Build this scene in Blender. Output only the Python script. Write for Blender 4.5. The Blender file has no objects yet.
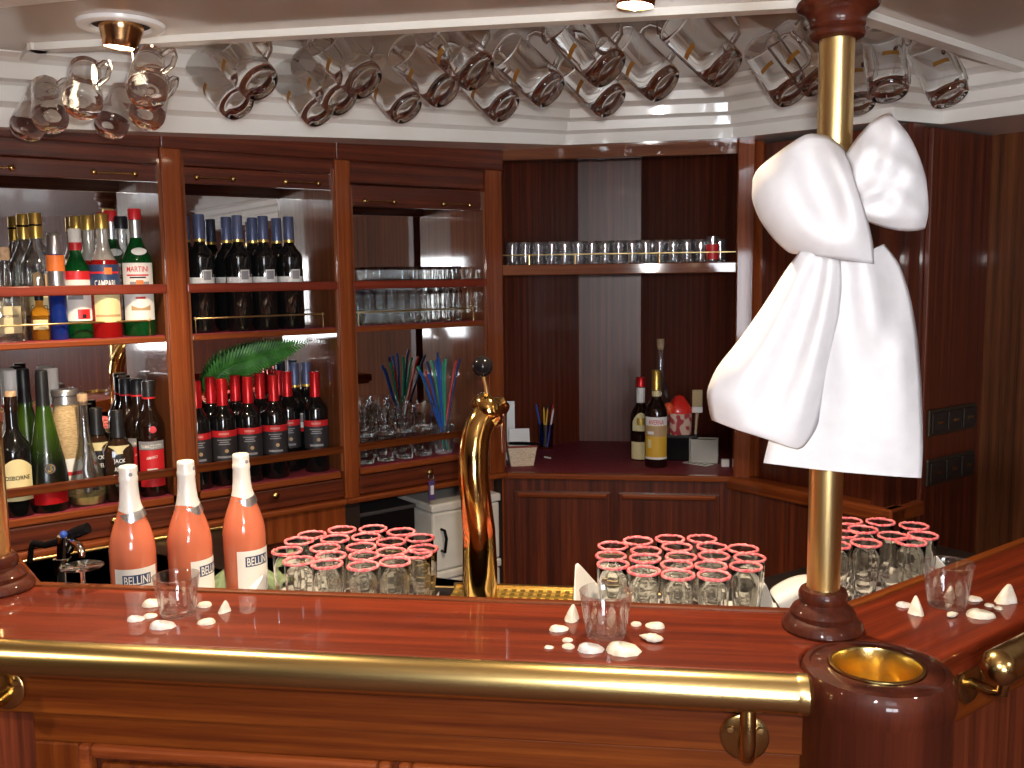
import bpy, bmesh, math, random
from mathutils import Matrix, Vector, Euler
PI = math.pi
S2 = 2 ** -.5
rnd = random.Random(7)
scene = bpy.context.scene
COL = scene.collection

# ------------------------------------------------------------------ camera
ZC = 1.64
YAW, PITCH, ROLL, FPX = math.radians(8.025), math.radians(6.561), math.radians(.729), 954.3
FW = Vector((-math.sin(YAW) * math.cos(PITCH), math.cos(YAW) * math.cos(PITCH), -math.sin(PITCH)))
_r = Vector((math.cos(YAW), math.sin(YAW), 0)); _u = _r.cross(FW)
RT = math.cos(ROLL) * _r - math.sin(ROLL) * _u
UP = math.cos(ROLL) * _u + math.sin(ROLL) * _r
CAM = Vector((0, 0, ZC))
cd = bpy.data.cameras.new('camera'); cam = bpy.data.objects.new('camera', cd); COL.objects.link(cam)
cd.sensor_width = 36; cd.lens = FPX / 1024 * 36; cd.clip_start = .02
m3 = Matrix((RT, UP, -FW)).transposed()
cam.matrix_world = Matrix.Translation(CAM) @ m3.to_4x4()
scene.camera = cam

def ray(x, y): return (x - 512) / FPX * RT - (y - 384) / FPX * UP + FW
def on_z(x, y, z):
    d = ray(x, y); return CAM + d * ((z - ZC) / d.z)
def on_plane(x, y, p, n):
    d = ray(x, y); n = Vector(n); return CAM + d * ((Vector(p) - CAM).dot(n) / d.dot(n))
def on_y(x, y, Y): return on_plane(x, y, (0, Y, 0), (0, 1, 0))
def on_b(x, y, b): n = Vector((-S2, S2, 0)); return on_plane(x, y, n * b, n)      # planes parallel to the left-hand cabinets
def at_depth(x, y, t): return CAM + ray(x, y) * t
def face_cam(p): return math.atan2(-p[0], p[1])
def R45(a, b, z=0): return Vector(((a - b) * S2, (a + b) * S2, z))

# ------------------------------------------------------------------ mesh helpers
class MB:
    def __init__(s): s.v = []; s.f = []
    def add(s, vs, fs, M=None):
        o = len(s.v)
        s.v += [tuple(M @ Vector(p)) if M else tuple(p) for p in vs]
        s.f += [tuple(i + o for i in f) for f in fs]; return s
    def box(s, x0, x1, y0, y1, z0, z1, M=None):
        vs = [(x0, y0, z0), (x1, y0, z0), (x1, y1, z0), (x0, y1, z0), (x0, y0, z1), (x1, y0, z1), (x1, y1, z1), (x0, y1, z1)]
        return s.add(vs, [(3, 2, 1, 0), (4, 5, 6, 7), (0, 1, 5, 4), (1, 2, 6, 5), (2, 3, 7, 6), (3, 0, 4, 7)], M)
    def prism(s, poly, z0, z1, M=None):
        n = len(poly)
        vs = [(p[0], p[1], z0) for p in poly] + [(p[0], p[1], z1) for p in poly]
        fs = [tuple(range(n - 1, -1, -1)), tuple(range(n, 2 * n))] + [(i, (i + 1) % n, n + (i + 1) % n, n + i) for i in range(n)]
        return s.add(vs, fs, M)
    def lathe(s, prof, n=32, M=None, sq=None, mod=None):
        vs = []; rings = []
        for (r, z) in prof:
            if r < 1e-6: rings.append([len(vs)]); vs.append((0, 0, z)); continue
            ring = []
            for i in range(n):
                t = 2 * PI * i / n; c, q = math.cos(t), math.sin(t); k = r
                if sq and z <= sq[0]:
                    e = sq[1]; k = r / ((abs(c) ** e + abs(q) ** e) ** (1 / e))
                if mod: k = k * mod(t, z, r)
                ring.append(len(vs)); vs.append((k * c, k * q, z))
            rings.append(ring)
        fs = []
        for A, B in zip(rings, rings[1:]):
            for i in range(n):
                j = (i + 1) % n
                if len(A) == 1 and len(B) == 1: break
                if len(A) == 1: fs.append((A[0], B[j], B[i]))
                elif len(B) == 1: fs.append((A[i], A[j], B[0]))
                else: fs.append((A[i], A[j], B[j], B[i]))
        return s.add(vs, fs, M)
    def tube(s, pts, r, n=10, cap=True, M=None, closed=False):
        pts = [Vector(p) for p in pts]; k = len(pts)
        rs = r if isinstance(r, (list, tuple)) else [r] * k
        vs = []; fs = []; up = None
        for i, p in enumerate(pts):
            if closed: t = pts[(i + 1) % k] - pts[i - 1]
            else: t = pts[min(i + 1, k - 1)] - pts[max(i - 1, 0)]
            t.normalize()
            if up is None:
                up = Vector((0, 0, 1)) if abs(t.z) < .9 else Vector((1, 0, 0))
            a = t.cross(up)
            if a.length < 1e-6: a = t.cross(Vector((0, 1, 0)))
            a.normalize(); b = a.cross(t); b.normalize(); up = b
            for j in range(n):
                q = 2 * PI * j / n
                vs.append(p + (a * math.cos(q) + b * math.sin(q)) * rs[i])
        for i in range(k if closed else k - 1):
            i2 = (i + 1) % k
            for j in range(n):
                j2 = (j + 1) % n
                fs.append((i * n + j, i * n + j2, i2 * n + j2, i2 * n + j))
        if cap and not closed:
            fs.append(tuple(range(n - 1, -1, -1))); fs.append(tuple((k - 1) * n + j for j in range(n)))
        return s.add(vs, fs, M)
    def sphere(s, c, r, n=16, M=None, sc=(1, 1, 1)):
        pr = [(r * math.sin(PI * i / (n // 2)), -r * math.cos(PI * i / (n // 2))) for i in range(n // 2 + 1)]
        pr[0] = (0, -r); pr[-1] = (0, r)
        T = Matrix.Translation(c) @ Matrix.Diagonal((*sc, 1))
        return s.lathe(pr, n, (M @ T) if M else T)
    def build(s, name, mat, parent=None, loc=None, rotz=0, smooth=None, bevel=0, seg=2, solid=0, sub=0, fix=True):
        me = bpy.data.meshes.new(name); me.from_pydata(s.v, [], s.f); me.update()
        if fix:
            bm = bmesh.new(); bm.from_mesh(me); bmesh.ops.recalc_face_normals(bm, faces=bm.faces); bm.to_mesh(me); bm.free()
        me.materials.append(mat)
        o = bpy.data.objects.new(name, me); COL.objects.link(o)
        if parent: o.parent = parent
        if loc is not None: o.location = loc
        if rotz: o.rotation_euler = (0, 0, rotz)
        if smooth is not None:
            me.polygons.foreach_set('use_smooth', [True] * len(me.polygons))
            if smooth < 180: me.set_sharp_from_angle(angle=math.radians(smooth))
        if sub:
            m = o.modifiers.new('s', 'SUBSURF'); m.levels = sub; m.render_levels = sub
        if solid:
            m = o.modifiers.new('t', 'SOLIDIFY'); m.thickness = solid; m.offset = 0
        if bevel:
            m = o.modifiers.new('b', 'BEVEL'); m.width = bevel; m.segments = seg; m.limit_method = 'ANGLE'; m.angle_limit = math.radians(40)
        return o

def tag(o, label=None, cat=None, group=None, kind=None):
    if label: o['label'] = label
    if cat: o['category'] = cat
    if group: o['group'] = group
    if kind: o['kind'] = kind
    return o
def thing(name, label, cat, loc=(0, 0, 0), rotz=0, group=None):
    o = bpy.data.objects.new(name, None); COL.objects.link(o); o.empty_display_size = .02
    o.location = loc; o.rotation_euler = (0, 0, rotz)
    return tag(o, label, cat, group)
def struct(o): o['kind'] = 'structure'; return o
def dup(root, loc, rotz=0, label=None, group=None, scale=None):
    r = root.copy(); COL.objects.link(r); r.location = loc
    r.rotation_euler = rotz if isinstance(rotz, Euler) else (0, 0, rotz)
    if label: r['label'] = label
    if group: r['group'] = group
    if scale: r.scale = (scale,) * 3
    for ch in list(root.children):
        c = ch.copy(); COL.objects.link(c); c.parent = r
        for g in ch.children:
            d = g.copy(); COL.objects.link(d); d.parent = c
    return r
class Stock:                                   # first call hands out the original, later calls copies of it and of its parts
    def __init__(s, root): s.root = root; s.used = False
    def put(s, loc, rotz=0, label=None, group=None, scale=None):
        if not s.used:
            s.used = True; r = s.root; r.location = loc
            r.rotation_euler = rotz if isinstance(rotz, Euler) else (0, 0, rotz)
            if label: r['label'] = label
            if group: r['group'] = group
            if scale: r.scale = (scale,) * 3
            return r
        return dup(s.root, loc, rotz, label, group, scale)

# ------------------------------------------------------------------ materials
def newmat(name):
    m = bpy.data.materials.new(name); m.use_nodes = True
    return m, m.node_tree.nodes, m.node_tree.links
def pbr(name, col, rough=.5, metal=0, coat=0, spec=.5, trans=0, ior=1.45, emit=None, es=0, sheen=0):
    m, n, l = newmat(name); b = n['Principled BSDF']
    b.inputs['Base Color'].default_value = (*col, 1); b.inputs['Roughness'].default_value = rough
    b.inputs['Metallic'].default_value = metal; b.inputs['Coat Weight'].default_value = coat; b.inputs['Coat Roughness'].default_value = .04
    b.inputs['Specular IOR Level'].default_value = spec; b.inputs['Transmission Weight'].default_value = trans; b.inputs['IOR'].default_value = ior
    if sheen: b.inputs['Sheen Weight'].default_value = sheen
    if emit: b.inputs['Emission Color'].default_value = (*emit, 1); b.inputs['Emission Strength'].default_value = es
    return m
def noise_col(m, c1, c2, scale=30, stretch=(1, 1, 1), detail=3, lo=.35, hi=.65, bump=0):
    n, l = m.node_tree.nodes, m.node_tree.links; b = n['Principled BSDF']
    tc = n.new('ShaderNodeTexCoord'); mp = n.new('ShaderNodeMapping'); mp.inputs['Scale'].default_value = stretch
    t = n.new('ShaderNodeTexNoise'); t.inputs['Scale'].default_value = scale; t.inputs['Detail'].default_value = detail
    r = n.new('ShaderNodeValToRGB'); r.color_ramp.elements[0].position = lo; r.color_ramp.elements[1].position = hi
    r.color_ramp.elements[0].color = (*c1, 1); r.color_ramp.elements[1].color = (*c2, 1)
    l.new(tc.outputs['Object'], mp.inputs['Vector']); l.new(mp.outputs[0], t.inputs['Vector']); l.new(t.outputs['Fac'], r.inputs['Fac']); l.new(r.outputs[0], b.inputs['Base Color'])
    if bump:
        bp = n.new('ShaderNodeBump'); bp.inputs['Strength'].default_value = bump; bp.inputs['Distance'].default_value = .002
        l.new(t.outputs['Fac'], bp.inputs['Height']); l.new(bp.outputs[0], b.inputs['Normal'])
    return m
def wood(name, dark, mid, light, axis='z', rough=.5, coat=.4, stripe=45, crough=.05, spec=.15):
    m, n, l = newmat(name); b = n['Principled BSDF']
    tc = n.new('ShaderNodeTexCoord')
    def mapped(a, c):
        mp = n.new('ShaderNodeMapping'); sc = [c, c, c]; sc['xyz'.index(axis)] = a; mp.inputs['Scale'].default_value = sc
        l.new(tc.outputs['Object'], mp.inputs['Vector']); return mp
    t1 = n.new('ShaderNodeTexNoise'); t1.inputs['Scale'].default_value = 1; t1.inputs['Detail'].default_value = 2; t1.inputs['Roughness'].default_value = .5
    l.new(mapped(.8, stripe).outputs[0], t1.inputs['Vector'])
    t2 = n.new('ShaderNodeTexNoise'); t2.inputs['Scale'].default_value = 1; t2.inputs['Detail'].default_value = 4
    l.new(mapped(9, 260).outputs[0], t2.inputs['Vector'])
    mx = n.new('ShaderNodeMix'); mx.data_type = 'FLOAT'; mx.inputs[0].default_value = .35
    l.new(t1.outputs['Fac'], mx.inputs[2]); l.new(t2.outputs['Fac'], mx.inputs[3])
    r = n.new('ShaderNodeValToRGB'); e = r.color_ramp.elements
    e[0].position = .33; e[0].color = (*dark, 1); e[1].position = .68; e[1].color = (*light, 1)
    k = e.new(.5); k.color = (*mid, 1)
    l.new(mx.outputs[0], r.inputs['Fac']); l.new(r.outputs[0], b.inputs['Base Color'])
    b.inputs['Roughness'].default_value = rough; b.inputs['Coat Weight'].default_value = coat; b.inputs['Coat Roughness'].default_value = crough
    b.inputs['Specular IOR Level'].default_value = spec
    return m
def thin_glass(name, tint=(.96, .97, .97), base=.06, rough=.02, white=0, fres=.75):
    m, n, l = newmat(name); n.remove(n['Principled BSDF']); out = n['Material Output']
    tr = n.new('ShaderNodeBsdfTransparent'); tr.inputs[0].default_value = (*tint, 1)
    gl = n.new('ShaderNodeBsdfGlossy'); gl.inputs['Roughness'].default_value = rough; gl.inputs[0].default_value = (1, 1, 1, 1)
    lw = n.new('ShaderNodeLayerWeight'); lw.inputs['Blend'].default_value = .35
    ma = n.new('ShaderNodeMath'); ma.operation = 'MULTIPLY_ADD'; ma.inputs[1].default_value = fres; ma.inputs[2].default_value = base
    mx = n.new('ShaderNodeMixShader'); l.new(lw.outputs['Fresnel'], ma.inputs[0]); l.new(ma.outputs[0], mx.inputs[0])
    l.new(tr.outputs[0], mx.inputs[1]); l.new(gl.outputs[0], mx.inputs[2])
    last = mx
    if white:
        df = n.new('ShaderNodeBsdfDiffuse'); df.inputs[0].default_value = (.8, .8, .8, 1)
        m2 = n.new('ShaderNodeMixShader'); m2.inputs[0].default_value = white
        l.new(mx.outputs[0], m2.inputs[1]); l.new(df.outputs[0], m2.inputs[2]); last = m2
    l.new(last.outputs[0], out.inputs[0]); return m
W = {}
for ax in 'xyz':
    W['trim_' + ax] = wood('mahogany_trim_' + ax, (.125, .024, .0055), (.225, .049, .0105), (.33, .084, .02), ax, stripe=50)
    W['panel_' + ax] = wood('mahogany_panel_' + ax, (.040, .009, .0045), (.10, .019, .0075), (.18, .038, .013), ax, stripe=70, coat=.25, rough=.36, spec=.5)
    W['bar_' + ax] = wood('varnished_bar_' + ax, (.06, .007, .002), (.125, .015, .0035), (.205, .028, .006), ax, stripe=38, coat=.6, crough=.025)
    W['front_' + ax] = wood('bar_front_' + ax, (.070, .0115, .0015), (.120, .0245, .003), (.185, .045, .0055), ax, stripe=60, coat=.3)
W['turned'] = wood('turned_mahogany', (.032, .006, .003), (.06, .011, .0045), (.09, .018, .007), 'z', stripe=30, coat=.55, crough=.02)
MAROON = noise_col(pbr('maroon_linoleum', (.1, .012, .02), .6, spec=.25), (.21, .027, .042), (.28, .04, .06), 60)
BRASS = pbr('polished_brass', (.86, .62, .27), .28, 1)
BRASS_OLD = noise_col(pbr('aged_brass', (.62, .42, .16), .22, 1), (.52, .35, .13), (.68, .47, .19), 30)
RAILBRASS = noise_col(pbr('brushed_brass', (.68, .50, .2), .27, 1), (.62, .46, .18), (.70, .53, .23), 6, (.3, 1, 1))
CHROME = pbr('chrome', (.8, .8, .82), .08, 1)
STEEL = pbr('steel', (.42, .40, .35), .35, 1)
MIRROR = pbr('mirror_glass', (.78, .76, .72), .02, 1)
WHITE = pbr('white_paint', (.88, .85, .78), .3, 0, .5)
CEIL = pbr('ceiling_laminate', (.50, .40, .32), .22, 0, .6)
CREAM = pbr('cream_wall', (.62, .52, .4), .5)
FABRIC = noise_col(pbr('white_ribbon', (.86, .84, .86), .6), (.66, .645, .67), (.70, .69, .71), 40)
PAPER = pbr('white_paper', (.8, .79, .77), .6)
LABEL_CREAM = pbr('cream_label', (.74, .64, .34), .55)
LABEL_WHITE = pbr('white_label', (.82, .8, .76), .5)
RED = pbr('red_print', (.62, .02, .025), .4)
REDFOIL = pbr('red_foil', (.58, .012, .016), .3, .35)
BLUEFOIL = pbr('slate_blue_foil', (.10, .12, .22), .4, .3)
NAVY = pbr('navy_print', (.025, .05, .13), .45)
BLACK = pbr('black_print', (.012, .012, .014), .4)
BLACKP = pbr('black_plastic', (.008, .007, .008), .15, 0, 0, .2)
CHARCOAL = pbr('charcoal_label', (.03, .026, .028), .5)
GREYP = pbr('grey_print', (.28, .27, .28), .5)
SILVER = pbr('silver_foil', (.6, .6, .62), .3, .9)
GOLDFOIL = pbr('gold_foil', (.75, .5, .12), .3, .8)
ORANGE = pbr('orange_print', (.8, .2, .04), .45)
YELLOW = pbr('yellow_label', (.72, .42, .04), .5)
TAN = pbr('tan_print', (.5, .32, .16), .5)
CORK = noise_col(pbr('cork', (.5, .34, .2), .8), (.42, .27, .15), (.58, .4, .25), 80)
PEACH = pbr('peach_sparkling_wine', (.62, .165, .085), .12, 0, .6)
WINEGLASS = pbr('dark_wine_bottle', (.006, .006, .006), .08, 0, .6)
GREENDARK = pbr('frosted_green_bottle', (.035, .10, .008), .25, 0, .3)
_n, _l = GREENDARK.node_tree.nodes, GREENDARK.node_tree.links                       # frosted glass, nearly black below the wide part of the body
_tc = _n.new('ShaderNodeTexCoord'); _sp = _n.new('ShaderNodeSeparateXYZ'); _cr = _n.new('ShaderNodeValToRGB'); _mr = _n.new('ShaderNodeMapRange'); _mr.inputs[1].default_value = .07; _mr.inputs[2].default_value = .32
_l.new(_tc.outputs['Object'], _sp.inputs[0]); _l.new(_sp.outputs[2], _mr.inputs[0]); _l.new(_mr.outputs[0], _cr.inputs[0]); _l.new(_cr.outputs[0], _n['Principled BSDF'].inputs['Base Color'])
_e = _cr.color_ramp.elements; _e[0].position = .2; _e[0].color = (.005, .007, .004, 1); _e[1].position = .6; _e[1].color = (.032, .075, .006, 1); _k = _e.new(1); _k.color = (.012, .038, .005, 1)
GREENGLASS = pbr('green_bottle_glass', (.008, .17, .035), .05, trans=.7, ior=1.4)
CLEARSPIRIT = thin_glass('clear_bottle', (.93, .95, .94), base=.10, rough=.03, white=.02, fres=.85)
AMBER = pbr('amber_spirit', (.85, .38, .03), .03, trans=.85, ior=1.36)
BLUEGLASS = pbr('blue_bottle_glass', (.01, .04, .30), .06, trans=.4, ior=1.4)
REDSPIRIT = pbr('red_spirit', (.5, .012, .012), .04, trans=.45, ior=1.36)
BROWNBOTTLE = pbr('dark_brown_bottle', (.012, .005, .003), .08, 0, .6)
GLASS = pbr('thick_glass', (.97, .975, .97), .0, trans=1, ior=1.47)
PINK = noise_col(pbr('pink_sugar', (.85, .16, .19), .7), (.72, .07, .09), (.92, .33, .34), 160, bump=.6)
SHELL = noise_col(pbr('seashell', (.82, .78, .7), .45), (.56, .48, .37), (.70, .67, .62), 50, bump=.2)
SHELL2 = noise_col(pbr('grey_seashell', (.7, .66, .66), .4), (.45, .41, .43), (.64, .61, .60), 50, bump=.2)
CLOTHG = noise_col(pbr('green_cloth', (.22, .3, .16), .9), (.17, .25, .12), (.3, .38, .22), 80, bump=.5)
LEAF = noise_col(pbr('fern_leaf', (.05, .22, .03), .45), (.025, .13, .015), (.08, .3, .05), 30)
WICKER = noise_col(pbr('wicker', (.6, .46, .3), .8), (.6, .46, .31), (.85, .72, .55), 120, (1, 1, 3), bump=.8)
PLASTW = noise_col(pbr('white_plastic', (.8, .79, .76), .45), (.72, .71, .68), (.84, .83, .80), 8)
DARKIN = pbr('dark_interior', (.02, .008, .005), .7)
FLOORM = noise_col(pbr('carpet', (.06, .02, .02), .95), (.05, .015, .015), (.08, .03, .025), 200)
SWITCH = pbr('bronze_switch', (.05, .04, .035), .3, .5)
TGLASS = thin_glass('thin_glass', (.97, .975, .98), base=.12, rough=.02, white=.025)
FLUTE = thin_glass('cut_glass', (.99, .99, .99), base=.02, rough=.0, fres=.6)
TUMBLER = thin_glass('tumbler_glass', (.975, .98, .98), base=.05, rough=.0, fres=.55)
def emitter(name, col, st):
    m, n, l = newmat(name); n.remove(n['Principled BSDF']); e = n.new('ShaderNodeEmission')
    e.inputs[0].default_value = (*col, 1); e.inputs[1].default_value = st; l.new(e.outputs[0], n['Material Output'].inputs[0]); return m

# ------------------------------------------------------------------ lettering
_tcache = {}
def text_geo(s, bold=.012):
    k = (s, bold)
    if k in _tcache: return _tcache[k]
    c = bpy.data.curves.new('t', 'FONT'); c.body = s; c.align_x = 'CENTER'; c.align_y = 'CENTER'; c.resolution_u = 2; c.offset = bold
    o = bpy.data.objects.new('t', c); COL.objects.link(o); bpy.context.view_layer.update()
    me = bpy.data.meshes.new_from_object(o.evaluated_get(bpy.context.evaluated_depsgraph_get()))
    vs = [v.co.copy() for v in me.vertices]; fs = [tuple(p.vertices) for p in me.polygons]
    bpy.data.objects.remove(o); bpy.data.curves.remove(c); bpy.data.meshes.remove(me)
    x0 = min(v.x for v in vs); x1 = max(v.x for v in vs); y0 = min(v.y for v in vs); y1 = max(v.y for v in vs)
    g = ([((v.x - (x0 + x1) / 2) / (x1 - x0), (v.y - (y0 + y1) / 2) / (y1 - y0)) for v in vs], fs)
    _tcache[k] = g; return g
def text_cyl(s, w, h, r, zc, turn=0, rise=0):
    vs, fs = text_geo(s); b = MB()
    out = []
    for x, y in vs:
        t = -PI / 2 + turn + x * w / r
        out.append((r * math.cos(t), r * math.sin(t), zc + y * h + rise * x * w))
    return b.add(out, fs)
def text_flat(s, w, h, M):
    vs, fs = text_geo(s); return MB().add([(x * w, y * h, 0) for x, y in vs], fs, M)
def patch_cyl(r, z0, z1, ang, turn=0, n=14, arch=0, tilt=0, rows=2):
    b = MB(); vs = []; fs = []
    for j in range(rows):
        for i in range(n + 1):
            q = -ang + 2 * ang * i / n; t = -PI / 2 + turn + q
            f = j / (rows - 1); zt = z1 + arch * math.cos(q / ang * PI / 2); z = z0 + (zt - z0) * f + tilt * q * r
            vs.append((r * math.cos(t), r * math.sin(t), z))
    for j in range(rows - 1):
        for i in range(n): fs.append((j * (n + 1) + i, j * (n + 1) + i + 1, (j + 1) * (n + 1) + i + 1, (j + 1) * (n + 1) + i))
    return b.add(vs, fs)

# ================================================================== the setting
ZCEIL = 2.15
struct(MB().box(-3.2, 3.2, -2.6, 4.4, -.05, 0).build('floor', FLOORM))
ZUP = 2.215
struct(MB().box(-3.2, 3.2, .5, 4.4, ZUP, ZUP + .05).build('ceiling', CEIL))
struct(MB().box(-3.25, -3.2, -2.6, 4.4, 0, ZCEIL).build('wall_left', pbr('tan_panel', (.30, .18, .10), .5)))
struct(MB().box(3.2, 3.25, -2.6, 4.4, 0, ZCEIL).build('wall_right', W['panel_z']))
struct(MB().box(-3.2, 3.2, 4.35, 4.4, 0, ZCEIL).build('wall_back', W['panel_z']))
WX0, WX1, WZ0, WZ1 = .35, 1.55, 1.0, 1.85
f = MB(); f.box(-3.2, WX0, -2.65, -2.6, 0, ZCEIL); f.box(WX1, 3.2, -2.65, -2.6, 0, ZCEIL); f.box(WX0, WX1, -2.65, -2.6, 0, WZ0); f.box(WX0, WX1, -2.65, -2.6, WZ1, ZCEIL)
struct(f.build('wall_front', W['panel_z']))
w = struct(MB().box(WX0, WX1, -2.66, -2.655, WZ0, WZ1).build('window_1', emitter('daylit_pane', (.86, .92, 1), 13)))
f = MB()
for x in (WX0, (WX0 + WX1) / 2 - .02, WX1 - .04): f.box(x, x + .04, -2.64, -2.58, WZ0, WZ1)
f.box(WX0, WX1, -2.64, -2.58, WZ0, WZ0 + .04); f.box(WX0, WX1, -2.64, -2.58, WZ1 - .04, WZ1)
struct(f.build('window_frame', W['trim_z'], w))

# cabinet run frame: a runs along the left-hand cabinets, b into the wall (45 degrees to the bar)
FB = 2.58
# wall behind the bottle cabinets
struct(MB().box(-.9, 1.95, FB + .235, FB + .28, 0, ZCEIL).build('wall_panel_left', W['panel_z'], rotz=PI / 4))
struct(MB().box(-.9, .25, FB - .005, FB + .235, 0, ZCEIL).build('wall_side', W['trim_z'], rotz=PI / 4))
# right-hand walls: E runs (1,-1), then D (1,1), then E again
RZ = -PI / 4
struct(MB().box(-2.06, -1.474, 2.50, 2.55, 0, 2.04).build('wall_right_near', W['panel_z'], rotz=RZ))
struct(MB().box(2.44, 2.94, 1.487, 1.53, 0, 2.037).build('wall_right_switch', W['panel_z'], rotz=PI / 4))
struct(MB().box(-1.485, 2.4, 2.935, 2.98, 0, ZCEIL).build('wall_right_far', wood('dull_panel', (.05, .016, .007), (.11, .035, .012), (.17, .055, .02), 'z', stripe=50, coat=.05), rotz=RZ))
d = MB(); d.box(-2.04, -1.474, 2.44, 2.5, 0, .925); struct(d.build('trim_1', W['panel_z'], rotz=RZ))
d = MB(); d.box(-2.055, -1.455, 2.425, 2.5, .925, .967); struct(d.build('trim_2', W['trim_x'], rotz=RZ, bevel=.008))
d = MB(); d.box(2.425, 2.60, 1.455, 1.487, .925, .967); struct(d.build('trim_3', W['trim_x'], rotz=PI / 4, bevel=.006))
d = MB(); d.box(2.60, 2.932, 1.470, 1.487, 0, 2.036); struct(d.build('trim_4', W['panel_z'], rotz=PI / 4, bevel=.004))
d = MB(); d.box(-2.05, -1.975, 2.485, 2.5, .967, 2.05); struct(d.build('trim_5', W['trim_z'], rotz=RZ, bevel=.004))

# white stepped cornice between the woodwork and the ceiling
A = on_y(565, 145, 3.13); Rc = on_y(733, 138, 3.125); B0 = on_b(0, 127, 2.52)
Lx = A + (B0 - A) * 1.7
K1 = on_z(894, 120, 2.043); K2 = on_z(942, 124, 2.041)
K3 = K2 + Vector((S2, -S2, 0)) * 3.3 + Vector((0, 0, -.04))
path = [Lx, A, Rc, K1, K2, K3]
prof = [(-.36, .0), (0, .0), (0, .20), (.010, .23), (.026, .25), (.029, .41), (.036, .44), (.056, .46), (.060, .62), (.070, .66), (.095, .69), (.100, .84), (.112, .89), (.150, .92), (.155, 1.0)]
nrm = []
for i in range(len(path)):
    ns = []
    for p, q in ((path[i - 1], path[i]) if i else (None, None), (path[i], path[i + 1]) if i + 1 < len(path) else (None, None)):
        if p is None: continue
        d = (q - p); d.z = 0; d.normalize(); ns.append(Vector((d.y, -d.x, 0)))
    if len(ns) == 1: nrm.append(ns[0])
    else:
        b = (ns[0] + ns[1]).normalized(); nrm.append(b / b.dot(ns[0]))
mb = MB(); vs = []; fs = []; k = len(prof)
for p, nn in zip(path, nrm):
    for o, t in prof: q = p + nn * o; vs.append((q.x, q.y, p.z + t * (ZUP - p.z)))
for i in range(len(path) - 1):
    for j in range(k - 1): fs.append((i * k + j, i * k + j + 1, (i + 1) * k + j + 1, (i + 1) * k + j))
CORN = pbr('white_gloss_cornice', (.86, .84, .79), .3, 0, .8)
struct(mb.add(vs, fs).build('trim_6', CORN, smooth=25))

# white strip that edges the glass rack on the ceiling
def strip(name, pts, wd, z0):
    mb = MB()
    for p, q in zip(pts, pts[1:]):
        d = q - p; d.z = 0; L = d.length; d.normalize(); nn = Vector((-d.y, d.x, 0)) * wd
        e = d * wd * .2
        mb.prism([(p - e).to_2d(), (q + e).to_2d(), (q + e + nn).to_2d(), (p - e + nn).to_2d()], z0, ZCEIL)
    return struct(mb.build(name, WHITE))
ZT = 2.135
T0, T1, T2 = on_z(30, 50, ZT), on_z(832, 6, ZT), on_z(1024, 68, ZT)
T2 = T1 + (T2 - T1) * 1.6
TL = T0 + (on_z(0, 82, ZT) - T0) * 2.2
strip('trim_7', [TL, T0, T1, T2], .035, ZT)
fc = [(-3.2, -2.6), (3.2, -2.6), (3.2, T2.y + .2), (T2.x, T2.y), (T1.x, T1.y), (T0.x, T0.y), (TL.x, TL.y), (-3.2, TL.y + .2)]
struct(MB().prism(fc, ZCEIL, ZUP + .02).build('ceiling_lower', CEIL))
P0, P1 = on_z(0, 8, ZT), on_z(80, 0, ZT)
strip('trim_8', [P0 + (P0 - P1) * 2, P1 + (P1 - P0) * 7], -.05, ZT)

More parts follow.
